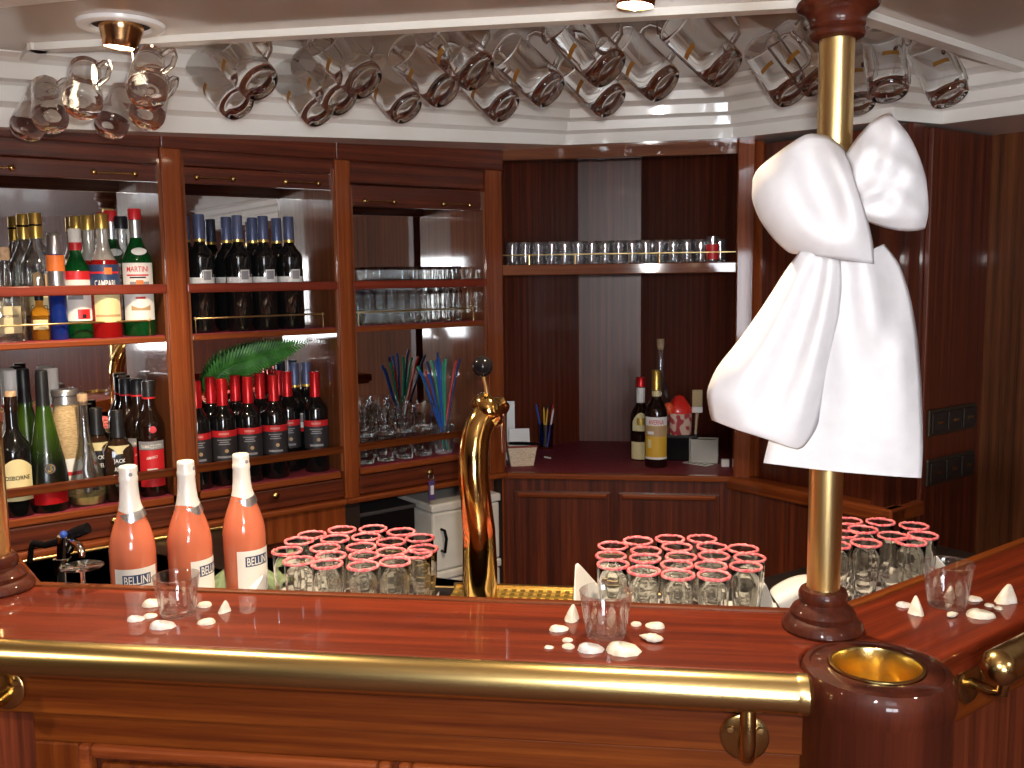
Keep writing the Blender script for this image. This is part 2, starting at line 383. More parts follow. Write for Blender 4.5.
# ================================================================== bottle cabinets
A0, A1 = [.30, .855, 1.35], [.80, 1.30, 1.84]
ST = [(.25, .30), (.80, .855), (1.30, 1.35), (1.84, 1.905)]
CD = .20
ZS0, ZS1 = 1.055, 1.49
cl = ['open-backed mahogany bottle cabinet at the left end of the row, clear spirits on top',
      'mahogany bottle cabinet with a fern, between the spirits cabinet and the glass cabinet',
      'mahogany cabinet full of drinking glasses, next to the panelled corner niche']
for k in range(3):
    a0, a1 = A0[k], A1[k]; o0 = R45(a0, FB)
    t = thing('bar_cabinet', cl[k], 'cabinet', o0, PI / 4, 'mirrored cabinets behind the bar')
    L = a1 - a0
    zlo = .955
    MB().box(ST[k][0] - a0, 0, -.008, CD + .03, 0 if k < 2 else zlo, 2.06).build('stile', W['trim_z'], t, bevel=.004)
    if k == 2: MB().box(L, L + .065, -.008, CD + .03, zlo, 2.06).build('stile', W['trim_z'], t, bevel=.004)
    xe = L + (.065 if k == 2 else 0)
    MB().box(ST[k][0] - a0, xe, -.018, .0, 1.978, 2.06).build('frieze', W['panel_x'], t, bevel=.004)
    zp = 1.892 if k < 2 else 1.848
    MB().box(0, L, .004, .022, 1.938 if k < 2 else 1.915, 1.985).build('pelmet', W['panel_x'], t, bevel=.003)
    MB().box(0, L, .010, .026, zp, 1.936 if k < 2 else 1.912).build('flap', W['panel_x'], t, bevel=.003)
    zc = zp + .016
    for u in (.2, .77):
        c = MB(); x = L * u; c.tube([(x - .05, -.004, zc), (x + .05, -.004, zc)], .0025, 8)
        for q in (-.05, .05): c.sphere((x + q, -.004, zc), .0085, 12); c.tube([(x + q, -.004, zc), (x + q, .012, zc)], .003, 8)
        c.build('catch', BRASS_OLD, t, smooth=60)
    MB().box(.001, L - .001, CD - .004, CD, ZS0, zp + .06).build('mirror', MIRROR, t)
    MB().box(.0, L, CD, CD + .03, .9, 2.05).build('back_panel', W['panel_z'], t)
    SIDE = W['side'] if 'side' in W else W.setdefault('side', wood('varnished_side', (.12, .03, .01), (.19, .055, .018), (.26, .085, .03), 'z', coat=1, stripe=60, crough=.05))
    MB().box(0, .008, .0, CD - .004, ZS0, zp + .06).build('side_panel', SIDE, t)
    MB().box(L - .008, L, .0, CD - .004, ZS0, zp + .06).build('side_panel', SIDE, t)
    for zs, th in ((ZS0, .022), (ZS1, .018)):
        s = MB().box(0.008, L - .008, .002, CD - .005, zs - th, zs - .002).build('shelf', W['trim_x'], t, bevel=.003)
        MB().box(.009, L - .009, .006, CD - .006, zs - .002, zs).build('shelf_lining', MAROON, s)
    REDRAIL = W['rail'] if 'rail' in W else W.setdefault('rail', wood('red_rail', (.15, .022, .010), (.2, .03, .014), (.26, .045, .02), 'x', coat=.3))
    for z0, z1, mt in ((1.109, 1.132, W['front_x']), (1.601, 1.626, REDRAIL)):
        MB().box(.0, L, -.004, .010, z0, z1).build('bottle_rail', mt, t, bevel=.003)
    g = MB(); zg = 1.531; xa, xb = .022, L - .045
    g.tube([(xa, .012, ZS1), (xa, .012, zg), (xb, .012, zg), (xb, .012, ZS1)], .0025, 8)
    g.sphere((xa, .012, zg), .005, 10); g.sphere((xb, .012, zg), .005, 10)
    g.build('gallery_rail', BRASS, t, smooth=60)
    dr = MB().box(.002, L - .002, -.004, .16, .974, 1.031).build('drawer', W['panel_x'], t, bevel=.003)
    kx = {0: .33, 1: .217, 2: .245}[k]
    kn = MB(); kn.lathe([(0, .024), (.008, .023), (.012, .018), (.0115, .013), (.005, .009), (.005, 0)], 20, Matrix.Translation((kx, -.004, 1.012 if k == 2 else 1.016)) @ Matrix.Rotation(PI / 2, 4, 'X'))
    kn.build('knob', BRASS_OLD, dr, smooth=50)
    MB().box(ST[k][0] - a0, xe, -.022, .05, .953, .972).build('moulding', W['trim_x'], t, bevel=.006)
    if k < 2:
        MB().box(0, L, .006, .03, 0, .953).build('base_panel', W['panel_z'], t, bevel=.003)
        fr = MB()
        for z0, z1 in ((.06, .13), (.87, .953)): fr.box(0, L, -.004, .006, z0, z1)
        fr.box(0, .05, -.004, .006, .13, .87); fr.box(L - .05, L, -.004, .006, .13, .87)
        fr.build('door_frame', W['trim_z'], t, bevel=.003)
    else:
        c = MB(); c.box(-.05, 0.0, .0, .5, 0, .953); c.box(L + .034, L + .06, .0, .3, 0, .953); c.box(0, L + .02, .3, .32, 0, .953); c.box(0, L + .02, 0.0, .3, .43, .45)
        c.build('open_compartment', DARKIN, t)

# ================================================================== corner niche
NY = 3.17; NZ = .967; NX0, NX1 = -.477, .288
t = thing('niche_cabinet', 'panelled mahogany corner niche cabinet with a maroon counter and one high shelf', 'cabinet', (-.09, NY, 0))
ox = .09
def nb(x0, x1, y0, y1, z0, z1): return MB().box(x0 + ox, x1 + ox, y0 - NY, y1 - NY, z0, z1)
nb(-.535, NX0, NY - .006, NY + .05, 0, 2.06).build('post', W['trim_z'], t, bevel=.004)
nb(NX1, .342, NY - .006, NY + .05, 0, 2.06).build('post', W['trim_z'], t, bevel=.004)
nb(NX0, NX1, NY - .002, NY + .03, 2.012, 2.06).build('head', wood('glossy_head', (.1, .025, .008), (.17, .05, .016), (.25, .08, .026), 'x', coat=1, crough=.05), t, bevel=.003)
pL0, pL1, pR0, pR1 = (NX0 - .05, NY + .03), (-.265, 3.81), (-.02, 3.81), (.42, 3.37)
pL0 = (pL1[0] - .26, pL1[1] - .26)
def slab(p, q, th, z0, z1, nm, mt):
    p, q = Vector((*p, 0)), Vector((*q, 0)); d = (q - p); L = d.length; a = math.atan2(d.y, d.x)
    return MB().box(0, L, 0, th, z0, z1).build(nm, mt, t, loc=(p.x + ox, p.y - NY, 0), rotz=a)
slab(pL0, pL1, .02, NZ, 2.12, 'side_panel', W['panel_z'])
slab(pL1, pR0, .02, NZ, 2.12, 'back_panel', W['panel_z'])
slab(pR0, pR1, .02, NZ, 2.12, 'side_panel', W['panel_z'])
slab((NX0 - .03, NY + .02), pL0, .02, NZ, 2.12, 'side_panel', W['panel_z'])
poly = [(NX0 - .03, NY + .005), (NX1 + .02, NY + .005), pR1, pR0, pL1, pL0]
poly = [(p[0] + ox, p[1] - NY) for p in poly]
ct = MB().prism(poly, NZ - .02, NZ - .003).build('countertop', W['trim_x'], t)
MB().prism(poly, NZ - .003, NZ).build('countertop_lining', MAROON, ct)
MB().prism(poly, 2.09, 2.11).build('top_panel', W['panel_x'], t)
sh = MB().prism(poly, 1.640, 1.668).build('shelf', W['panel_x'], t)
nb(NX0, NX1, NY + .0, NY + .02, 1.636, 1.671).build('shelf_edge', wood('glossy_edge', (.13, .03, .01), (.2, .055, .018), (.27, .085, .03), 'x', coat=1, crough=.05), sh, bevel=.003)
g = MB(); g.tube([(NX0 + ox, .012, 1.703), (NX1 + ox, .012, 1.703)], .0022, 8)
for u in (.12, .32, .55, .68, .88): g.tube([(NX0 + ox + u * (NX1 - NX0), .012, 1.668), (NX0 + ox + u * (NX1 - NX0), .012, 1.703)], .002, 6)
g.build('gallery_rail', BRASS, t, smooth=60)
nb(NX0, NX1, NY - .012, NY + .02, .948, .968).build('counter_edge', W['trim_x'], t, bevel=.005)
nb(NX0, NX1, NY + .004, NY + .03, 0, .948).build('base_frame', W['panel_z'], t)
for x0, x1 in ((-.445, -.115), (-.09, .245)):
    dd = nb(x0, x1, NY - .008, NY + .006, .08, .905).build('door', W['panel_z'], t, bevel=.003)
    nb(x0 + .012, x1 - .012, NY - .018, NY - .006, .886, .902).build('door_moulding', W['trim_x'], dd, bevel=.005)
lp = MB()
for x in (-.31, -.235, -.15): lp.lathe([(0, 2.055), (.022, 2.055), (.026, 2.04), (.02, 2.022), (.012, 2.018), (0, 2.02)], 16, Matrix.Translation((x + ox, .10, 0)))
lp.box(-.40 + ox, -.02 + ox, .085, .115, 2.056, 2.09)
lp.build('spotlight_bar', CHROME, t, smooth=50)

# ================================================================== the bar itself
BZ = 1.10
IL, IR = (-1.075, 1.52), (.29, 1.52)
CX, CY, CR = .313, 1.305, .0995
bar = thing('bar_counter', 'varnished red mahogany bar counter with panelled front, angled at both ends', 'bar counter', (-.4, 1.4, 0))
bo = Vector((.4, -1.4))
def arc(t0, t1, n=12): return [(CX + CR * math.cos(math.radians(t0 + (t1 - t0) * i / n)), CY + CR * math.sin(math.radians(t0 + (t1 - t0) * i / n))) for i in range(n + 1)]
def sh2(ps): return [(p[0] + bo.x, p[1] + bo.y) for p in ps]
OLc = (-1.166, 1.275)
MB().prism(sh2([IL, OLc] + arc(197.5, 96) + [IR]), BZ - .04, BZ).build('bar_top', W['bar_x'], bar, bevel=.006, seg=3)
IRf, ORf = (IR[0] + .9, IR[1] + .9), (.339 + 1.0, 1.275 + 1.0)
# right wing, in its own 45-degree frame so that the grain follows it
def toD(p): return ((p[0] + p[1]) * S2, (-p[0] + p[1]) * S2)
pts = [IR] + arc(96, 21.7, 8) + [ORf, IRf]
MB().prism([toD(p) for p in pts], BZ - .04, BZ).build('bar_top', W['bar_x'], bar, loc=(.4, -1.4, 0), rotz=PI / 4, bevel=.006, seg=3)
pts = [OLc, IL, (IL[0] - .9, IL[1] + .9), (OLc[0] - .9, OLc[1] + .9)]
def toE(p): return ((p[0] - p[1]) * S2, (p[0] + p[1]) * S2)
MB().prism([toE(p) for p in pts], BZ - .04, BZ).build('bar_top', W['bar_x'], bar, loc=(.4, -1.4, 0), rotz=-PI / 4, bevel=.006, seg=3)
# inner lip
lip = MB(); lip.box(IL[0] + bo.x, IR[0] + bo.x, IL[1] + bo.y - .012, IL[1] + bo.y + .006, BZ - .05, BZ + .004)
lip.build('inner_lip', W['front_x'], bar, bevel=.003)
q = toD(IR); MB().box(q[0], q[0] + 1.25, q[1] - .012, q[1] + .006, BZ - .05, BZ + .004).build('inner_lip', W['front_x'], bar, loc=(.4, -1.4, 0), rotz=PI / 4, bevel=.003)
q = toE(IL); MB().box(q[0] - 1.25, q[0], q[1] - .012, q[1] + .006, BZ - .05, BZ + .004).build('inner_lip', W['front_x'], bar, loc=(.4, -1.4, 0), rotz=-PI / 4, bevel=.003)
# front: fascia, framed raised panels
def bb(x0, x1, y0, y1, z0, z1): return MB().box(x0 + bo.x, x1 + bo.x, y0 + bo.y, y1 + bo.y, z0, z1)
bb(-1.15, .235, 1.29, 1.33, .975, BZ - .04).build('fascia', W['front_x'], bar, bevel=.003)
bb(-1.15, .235, 1.315, 1.345, 0, .975).build('front_panel', W['panel_z'], bar)
fr = bb(-.945, .235, 1.30, 1.316, .925, .974); fr.build('front_rail', W['front_x'], bar, bevel=.004)
bb(-.945, -.87, 1.30, 1.316, .1, .925).build('front_stile', W['front_z'], bar, bevel=.004)
bb(.15, .235, 1.30, 1.316, .1, .925).build('front_stile', W['front_z'], bar, bevel=.004)
for x0, x1 in ((-.868, -.37), (-.36, .148)):
    m = MB()
    for (u0, u1, v0, v1) in ((x0 + .0205, x1 - .0205, .905, .926), (x0, x0 + .02, .1, .926), (x1 - .02, x1, .1, .926)): m.box(u0 + bo.x, u1 + bo.x, 1.292 + bo.y, 1.315 + bo.y, v0, v1)
    pn = m.build('panel_moulding', W['trim_x'], bar, bevel=.006)
    bb(x0 + .03, x1 - .03, 1.304, 1.316, .1, .893).build('raised_panel', W['front_z'], pn, bevel=.008)
# right wing front (faces the room)
q = toD((.339, 1.275)); wx = q[0]; wy = q[1]
M_ = dict(loc=(.4, -1.4, 0), rotz=PI / 4)
MB().box(wx + .06, wx + 1.3, wy + .018, wy + .05, .975, BZ - .04).build('fascia', W['front_x'], bar, bevel=.003, **M_)
MB().box(wx + .06, wx + 1.3, wy + .04, wy + .07, 0, .975).build('front_panel', W['panel_z'], bar, **M_)
q = toE((-1.166, 1.275)); MB().box(q[0] - 1.3, q[0], q[1] + .018, q[1] + .06, 0, BZ - .04).build('front_panel', W['panel_z'], bar, loc=(.4, -1.4, 0), rotz=-PI / 4)
# corner column with the brass cup
cp = MB().lathe([(0, 0), (CR, 0), (CR, BZ - .045), (CR + .003, BZ - .04), (CR + .004, BZ - .02), (CR + .0015, BZ - .008), (CR - .004, BZ + .001), (CR - .012, BZ + .003), (CR - .014, BZ + .0005), (CR - .018, BZ + .002), (.064, BZ + .003), (.0605, BZ), (.06, BZ - .065), (0, BZ - .065)], 64).build('corner_column', W['turned'], bar, loc=(CX + bo.x, CY + bo.y, 0), smooth=40)
MB().lathe([(.0625, BZ + .004), (.0625, BZ + .006), (.058, BZ + .006), (.0565, BZ + .002), (.056, BZ - .055), (0, BZ - .058), (0, BZ - .06), (.0585, BZ - .058), (.0595, BZ + .002)], 48).build('ashtray_cup', pbr('gold_cup', (.88, .68, .27), .2, 1), cp, smooth=40)

# brass arm rail along the front
rail = thing('brass_arm_rail', 'thick polished brass arm rail running along the front edge of the bar', 'rail', (-.4, 1.25, 1.082))
rr = .0262
pr = [(-.75, -1)]
MB().tube([(-.80, 0, 0), (.605, 0, 0)], rr, 32).build('pipe', RAILBRASS, rail, smooth=50)
MB().lathe([(rr, -.004), (rr + .0012, 0), (rr + .0012, .010), (rr - .004, .0155), (rr - .012, .0175), (0, .018)], 32, Matrix.Translation((.603, 0, 0)) @ Matrix.Rotation(PI / 2, 4, 'Y')).build('end_cap', RAILBRASS, rail, smooth=40)
for x in (-.575, .537):
    z = -.080 if x > 0 else -.066
    b = MB().lathe([(0, .004), (.030, .004), (.033, .002), (.033, -.002)], 36, Matrix.Translation((x, .034, z)) @ Matrix.Rotation(PI / 2, 4, 'X')).build('bracket', BRASS_OLD, rail, smooth=40)
    arm = [(x, .03, z - .012), (x, .012, z - .014), (x, -.004, z - .008), (x, -.01, z + .01), (x, -.006, z + .04), (x, 0, z + .07)]
    MB().tube(arm, .0105, 16).build('bracket_arm', BRASS_OLD, b, smooth=60)
    for q in (-.02, .02): MB().lathe([(0, .0035), (.004, .003), (.005, 0)], 14, Matrix.Translation((x + q, .0295, z + .012)) @ Matrix.Rotation(PI / 2, 4, 'X')).build('screw', BRASS, b, smooth=50)

# shorter rail along the right wing
e0 = Vector((.497, 1.377, 1.080))
rail2 = thing('brass_arm_rail', 'brass arm rail with a rounded end, on the right wing of the bar', 'rail', e0, PI / 4)
hs = [(rr * math.cos(i * PI / 20), rr * math.sin(i * PI / 20)) for i in range(10, -1, -1)]
MB().lathe([(r if r > 1e-4 else 0, -z) for r, z in hs][0:] + [(rr, 1.2), (0, 1.2)], 32, Matrix.Rotation(PI / 2, 4, 'Y')).build('pipe', BRASS_OLD, rail2, smooth=50)
bx = .02
b = MB().lathe([(0, .004), (.030, .004), (.033, .002), (.033, -.002)], 36, Matrix.Translation((bx, .052, -.045)) @ Matrix.Rotation(PI / 2, 4, 'X')).build('bracket', BRASS_OLD, rail2, smooth=40)
MB().tube([(bx, .055, -.045), (bx, .02, -.05), (bx, .004, -.045), (bx, 0, -.02), (bx, 0, 0)], .0085, 16).build('bracket_arm', BRASS_OLD, b, smooth=60)

# worktop behind the bar
WT = .95
def offs(d): return IL[1] + d
wk = [(IL[0] - .9 + .1, IL[1] + 1.0), (IL[0] + .01, IL[1] - .06), (IR[0] - .01, IR[1] - .06), (IR[0] + .72, IR[1] + .66), (IR[0] + .72 - .33, IR[1] + .66 + .33), (IR[0] - .18, 2.02), (-.95, 2.02)]
pa = R45(.97, 2.55); pb = R45(.2, 2.55)
wk += [(pa.x, pa.y), (pb.x, pb.y)]
wt = thing('back_worktop', 'dark steel worktop behind the bar holding the bottles and flutes', 'worktop', (-.4, 1.8, 0))
WK = noise_col(pbr('dark_steel', (.05, .045, .04), .3, .8), (.04, .035, .03), (.07, .06, .055), 12)
MB().prism([(p[0] + .4, p[1] - 1.8) for p in wk], WT - .03, WT).build('worktop', WK, wt)
body = [(IL[0] - .8, IL[1] + .95), (IL[0] + .06, IL[1] - .1), (IR[0] - .06, IR[1] - .1), (IR[0] + .66, IR[1] + .62), (IR[0] + .42, IR[1] + .86), (IR[0] - .18, 1.99), (-.96, 1.99), (pa.x, pa.y - .03), (pb.x, pb.y - .03)]
MB().prism([(p[0] + .4, p[1] - 1.8) for p in body], 0, WT - .03).build('carcass', W['panel_z'], wt)
ed = MB(); ed.tube([(-.95 + .4, 2.02 - 1.8, WT - .004), (IR[0] - .18 + .4, 2.02 - 1.8, WT - .004)], .006, 10); ed.build('edge_strip', BRASS, wt, smooth=60)
ed = MB(); ed.tube([(pb.x + .4 + .012, pb.y - 1.8 - .012, WT + .006), (pa.x + .4, pa.y - 1.8 - .012, WT + .006)], .007, 10); ed.build('edge_strip', BRASS_OLD, wt, smooth=60)

# ================================================================== poles
def pole(label, x, y):
    p = thing('brass_pole', label, 'pole', (x, y, BZ))
    MB().tube([(0, 0, .05), (0, 0, .90)], .0243, 40).build('shaft', BRASS, p, smooth=50)
    MB().lathe([(0, 0), (.058, 0), (.060, .004), (.058, .012), (.052, .018), (.047, .021), (.048, .027), (.044, .034), (.037, .039), (.034, .043), (.036, .049), (.036, .056), (.033, .062), (.025, .064), (0, .064)], 48).build('base', W['turned'], p, smooth=35)
    MB().lathe([(0, .864), (.030, .864), (.037, .867), (.0385, .871), (.037, .876), (.035, .878), (.038, .882), (.038, .886), (.040, .893), (.046, .901), (.055, .906), (.057, .911), (.055, .916), (.050, .920), (.050, .935), (.062, .95), (.066, 1.05), (0, 1.05)], 48).build('capital', W['turned'], p, smooth=35)
    return p
pole('polished brass pole with the white bow, turned wooden foot beside the cup column', .267, 1.449)
pole('brass pole on a turned wooden foot at the left end of the bar', -1.128, 1.487)

# ================================================================== ceiling lamps
LAMP = emitter('lamp_glow', (1, .82, .6), 14)
GOLDREF = pbr('gold_reflector', (.7, .42, .2), .2, 1)
WPLAST = pbr('white_lamp_ring', (.85, .84, .83), .25, 0, .4)
def downlight(label, px, py, tilt):
    p = on_z(px, py, ZCEIL); t = thing('ceiling_downlight', label, 'ceiling lamp', (p.x, p.y, ZCEIL), 0, 'round downlights in the ceiling'); t.scale = (.83,) * 3
    MB().lathe([(.068, -.001), (.072, -.010), (.088, -.013), (.1, -.009), (.103, -.001), (.103, 0), (.068, 0)], 48).build('ring', WPLAST, t, smooth=40)
    MB().lathe([(.068, -.002), (.066, .0), (0, .0), (0, -.0005), (.066, -.001)], 40).build('recess', DARKIN, t)
    M = Matrix.Translation((0, 0, -.005)) @ Matrix.Rotation(math.radians(tilt), 4, 'Y')
    c = MB().lathe([(.052, .006), (.052, -.004), (.05, -.012), (.043, -.035), (.040, -.05), (.038, -.052), (.037, -.048), (.040, -.03), (.0, -.012), (0, .0)], 40, M).build('reflector', GOLDREF, t, smooth=40)
    MB().lathe([(0, -.049), (.0365, -.049), (.0365, -.047), (0, -.047)], 32, M).build('lamp', LAMP, c)
    l = bpy.data.lights.new('downlight_glow', 'SPOT'); l.energy = 32; l.color = (1, .78, .52); l.spot_size = math.radians(120); l.spot_blend = .6; l.shadow_soft_size = .035
    o = bpy.data.objects.new('downlight_glow', l); COL.objects.link(o); o.location = (p.x, p.y, ZCEIL - .075)
downlight('white-ringed downlight with a gold reflector, above the left part of the bar', 121, 24, 6)
downlight('downlight cut by the upper edge of the picture, above the middle of the bar', 637, -22, 4)

# ================================================================== bottles
def bottle(name, label, cat, prof, mat, cap=None, capmat=None, sq=None, n=36, labels=(), texts=(), bands=(), extra=None):
    t = thing(name, label, cat)
    b = MB().lathe(prof, n, sq=sq).build('body', mat, t, smooth=45)
    if cap: MB().lathe(cap, 24).build('cap', capmat, t, smooth=40)
    lp = None
    for L in labels:
        r, z0, z1, ang, mt = L[:5]; kw = L[5] if len(L) > 5 else {}
        lp = patch_cyl(r, z0, z1, ang, **kw).build('label', mt, t, smooth=180, fix=False)
        lp.data.flip_normals() if False else None
    for (s, w, h, r, z, mt, *tu) in texts:
        text_cyl(s, w, h, r, z, *(tu or [0])).build('lettering', mt, lp or t, fix=False)
    for (r, z0, z1, mt) in bands:
        MB().lathe([(r, z0), (r + .0004, z0), (r + .0004, z1), (r, z1)], 28).build('band', mt, t, smooth=40)
    return t
def bprof(R, h, sh, nr, nz, base=.004, top=None):      # body radius, height, shoulder height, neck radius, height where the neck starts
    p = [(0, base), (R * .6, .001), (R - .003, 0), (R, .004), (R, sh)]
    for i in range(1, 7):
        f = i / 6; p.append((nr + (R - nr) * (.5 + .5 * math.cos(PI * f)), sh + (nz - sh) * f))
    p += [(nr * .96, h - .004), (nr * .96, h - .002), (0, h - .002)]
    return p
def capp(r, z0, z1, r2=None): r2 = r2 or r; return [(r, z0), (r2, z1 - .002), (r2 - .002, z1), (0, z1)] if False else [(0, z0), (r, z0), (r2, z1 - .002), (r2 - .0015, z1), (0, z1)]

# --- dark wines with slate-blue capsules, upper shelf of the middle cabinet
WR = .0372
def wine_blue():
    t = bottle('wine_bottle', '', 'wine bottle', bprof(WR, .322, .205, .0140, .250), WINEGLASS, capp(.0152, .252, .324, .0148), BLUEFOIL,
               labels=[(WR + .0005, .128, .152, 1.15, LABEL_WHITE)], bands=[(.0154, .250, .257, GOLDFOIL)])
    s = patch_cyl(WR + .0007, .142, .172, .36, .45).build('label', LABEL_WHITE, t, smooth=180, fix=False)
    patch_cyl(WR + .0010, .145, .169, .28, .45).build('print', GREYP, s, smooth=180, fix=False)
    patch_cyl(WR + .0006, .116, .128, 1.15, 0).build('label', RED, t, smooth=180, fix=False)
    return t
def cabp(px, py, b, z): p = on_b(px, py, b); return Vector((p.x, p.y, z))
st = Stock(wine_blue())
G = 'dark wine bottles with blue capsules on the upper shelf'
for (px, py, b, lab, z) in [(201, 270, 2.632, 'dark wine bottle with slate-blue capsule, alone beside the left post', ZS1), (239, 270, 2.632, 'front wine bottle with slate-blue capsule, first of the three lined up on the upper shelf', ZS1),
        (264.5, 270, 2.632, 'front wine bottle with slate-blue capsule, middle of the three lined up on the upper shelf', ZS1), (290, 270, 2.632, 'front wine bottle with slate-blue capsule, beside the glare on the cabinet side', ZS1),
        (228, 270, 2.712, 'wine bottle with slate-blue capsule in the second row, behind the left of the front three', ZS1), (254, 270, 2.712, 'wine bottle with slate-blue capsule in the second row, between the first two front bottles', ZS1),
        (186.5, 270, 2.70, 'dark wine bottle mostly hidden behind the left post of the middle cabinet', ZS1),
        (278, 270, 2.712, 'wine bottle with slate-blue capsule in the second row, between the last two front bottles', ZS1),
        (296, 420, 2.725, 'blue-capped wine bottle rising behind the red-capped bottles of the lower shelf', ZS0), (308, 420, 2.725, 'blue-capped wine bottle behind the right-hand end of the red-capped row', ZS0)]:
    p = cabp(px, py, b, z); st.put(p, face_cam(p), lab, G if z == ZS1 else 'blue-capped wines on the lower shelf')

# --- red-capped wines, lower shelf
def wine_red():
    t = bottle('wine_bottle', '', 'wine bottle', bprof(WR, .300, .186, .0140, .232), WINEGLASS, capp(.0152, .222, .302, .0148), REDFOIL,
               labels=[(WR + .0005, .072, .158, 1.2, CHARCOAL), (WR + .0008, .140, .158, 1.2, RED)])
    lab = t.children[2]
    text_cyl('FERRARE', .030, .008, WR + .0011, .149).build('lettering', LABEL_CREAM, lab, fix=False) if False else None
    m = MB()
    for i, w in enumerate((.022, .030, .026)): pass
    patch_cyl(WR + .0010, .146, .152, .38).build('print', pbr('pale_red_print', (.75, .25, .2), .5), lab, smooth=180, fix=False)
    for z, w in ((.130, .5), (.124, .34), (.118, .42)): patch_cyl(WR + .0010, z, z + .003, w, 0, 8).build('print', GREYP, lab, smooth=180, fix=False)
    MB().lathe([(0, .0012), (.005, .001), (.0055, 0)], 16, Matrix.Translation((.006, -WR - .0004, .1)) @ Matrix.Rotation(PI / 2, 4, 'X')).build('seal', TAN, lab)
    patch_cyl(WR + .0010, .080, .086, .55, 0, 8).build('print', GREYP, lab, smooth=180, fix=False)
    return t
st = Stock(wine_red())
row = [(198, 440, 2.636, 'front left, beside the cabinet post'), (224, 436, 2.640, 'second along the front row'), (249.5, 432, 2.640, 'middle of the front row'),
       (275, 428, 2.636, 'fourth along the front row'), (316, 424, 2.640, 'at the right-hand end of the front row, beside the cabinet side'),
       (212.5, 430, 2.712, 'second row, between the first two front bottles'), (237, 428, 2.712, 'second row, between the second and third front bottles'),
       (261.5, 426, 2.712, 'second row, just left of the fourth front bottle'), (288.5, 424, 2.705, 'second row, in the gap before the last front bottle'),
       (192, 430, 2.74, 'back row, half hidden by the left post'), (280, 420, 2.752, 'back row, under the fern tip')]
for px, py, b, w in row:
    p = cabp(px, py, b, ZS0); st.put(p, face_cam(p), 'red-capped dark wine bottle, ' + w, 'red-capped wine bottles on the lower shelf')

# --- peach sparkling wine
def bellini():
    R = .0445
    prof = [(0, .004), (.03, .001), (R - .004, 0), (R, .005), (R, .150), (R - .001, .163), (R - .004, .180), (.0345, .200), (.0275, .218), (.0225, .234), (.0192, .25), (.0172, .27), (.0162, .29), (.0162, .318), (0, .318)]
    t = bottle('sparkling_wine_bottle', '', 'bottle', prof, PEACH)
    cap = [(0, .322), (.0150, .322), (.0168, .320), (.0172, .314), (.0168, .302), (.0180, .300), (.0182, .292), (.0172, .289), (.0185, .262), (.0205, .245), (.0240, .231), (.0288, .216), (.0298, .2145), (.0270, .22), (.0, .25)]
    def shear(mb):
        mb.v = [(x, y, z + min(1, max(0, (.250 - z) / .03)) * .28 * x) for x, y, z in mb.v]; return mb
    c = shear(MB().lathe(cap, 40)).build('foil_capsule', pbr('white_foil', (.85, .83, .78), .35, .1), t, smooth=50)
    shear(MB().lathe([(.0302, .2120), (.0296, .2155), (.0255, .2285), (.0249, .2305), (.0236, .2305), (.0286, .213)], 40)).build('neck_band', SILVER, c, smooth=50)
    MB().lathe([(0, .0012), (.0035, .0008), (.004, 0)], 14, Matrix.Translation((.002, -.0172, .306)) @ Matrix.Rotation(PI / 2, 4, 'X')).build('seal', GREYP, c)
    lb = patch_cyl(R + .0005, .028, .122, 1.0).build('label', LABEL_WHITE, t, smooth=180, fix=False)
    patch_cyl(R + .0008, .088, .110, .62).build('print', NAVY, lb, smooth=180, fix=False)
    text_cyl('BELLINI', .050, .017, R + .0012, .099).build('lettering', LABEL_WHITE, lb, fix=False)
    text_cyl('CANELLA', .034, .007, R + .0010, .076).build('lettering', NAVY, lb, fix=False) if False else None
    return t
st = Stock(bellini())
for px, py, d, tw, lab in [(132, 540, 1.915, .12, 'peach sparkling wine bottle with white foil neck, leftmost of three'), (189.5, 540, 1.96, 1.0, 'peach sparkling wine bottle with white foil neck, turned away, behind the left tumbler'), (244, 530, 2.03, .62, 'peach sparkling wine bottle with white foil neck, beside the left cluster of flutes')]:
    p = at_depth(px, py, d); p.z = WT; st.put(p, face_cam(p) + tw, lab, 'peach sparkling wine bottles behind the bar')

# --- spirits on the upper shelf of the left cabinet
def clearb(nm, mat, R, h, sh, nr, nz, **k): return bottle(nm, '', 'bottle', bprof(R, h, sh, nr, nz), mat, **k)
def place(t, px, py, b, z, lab, twist=0, cat=None):
    p = cabp(px, py, b, z); t.location = p; t.rotation_euler = (0, 0, face_cam(p) + twist); t['label'] = lab
    if cat: t['category'] = cat
    return t
t = bottle('liqueur_bottle', '', 'bottle', bprof(.040, .205, .110, .011, .135), CLEARSPIRIT, capp(.0135, .200, .232), CORK, sq=(.125, 5), labels=[(.0412, .022, .088, .78, pbr('parchment_label', (.62, .5, .3), .6))],
           texts=[('DISARONNO', .048, .007, .0418, .064, BROWNBOTTLE)])
place(t, 7, 300, 2.632, ZS1, 'square clear liqueur bottle with cork and parchment label, first on the upper shelf')
def rum(): return bottle('rum_bottle', '', 'bottle', bprof(.0385, .31, .185, .0135, .255), CLEARSPIRIT, capp(.0152, .255, .318), GOLDFOIL,
           labels=[(.0391, .062, .125, .9, LABEL_CREAM)], texts=[('CLUB', .03, .012, .0395, .082, BROWNBOTTLE)], bands=[(.0153, .285, .29, BROWNBOTTLE)])
t = rum(); patch_cyl(.0394, .125, .165, .35, .2, arch=.006).build('label', TAN, t, smooth=180, fix=False)
r1 = place(t, 39, 280, 2.66, ZS1, 'clear rum bottle with a tall gold cap, in front of its twin', .5); r1['group'] = 'gold-capped clear rum bottles'
p = cabp(27, 280, 2.715, ZS1); dup(r1, p, face_cam(p) + .5, 'clear rum bottle with a tall gold cap, behind its twin and nearer the shelf end', 'gold-capped clear rum bottles')
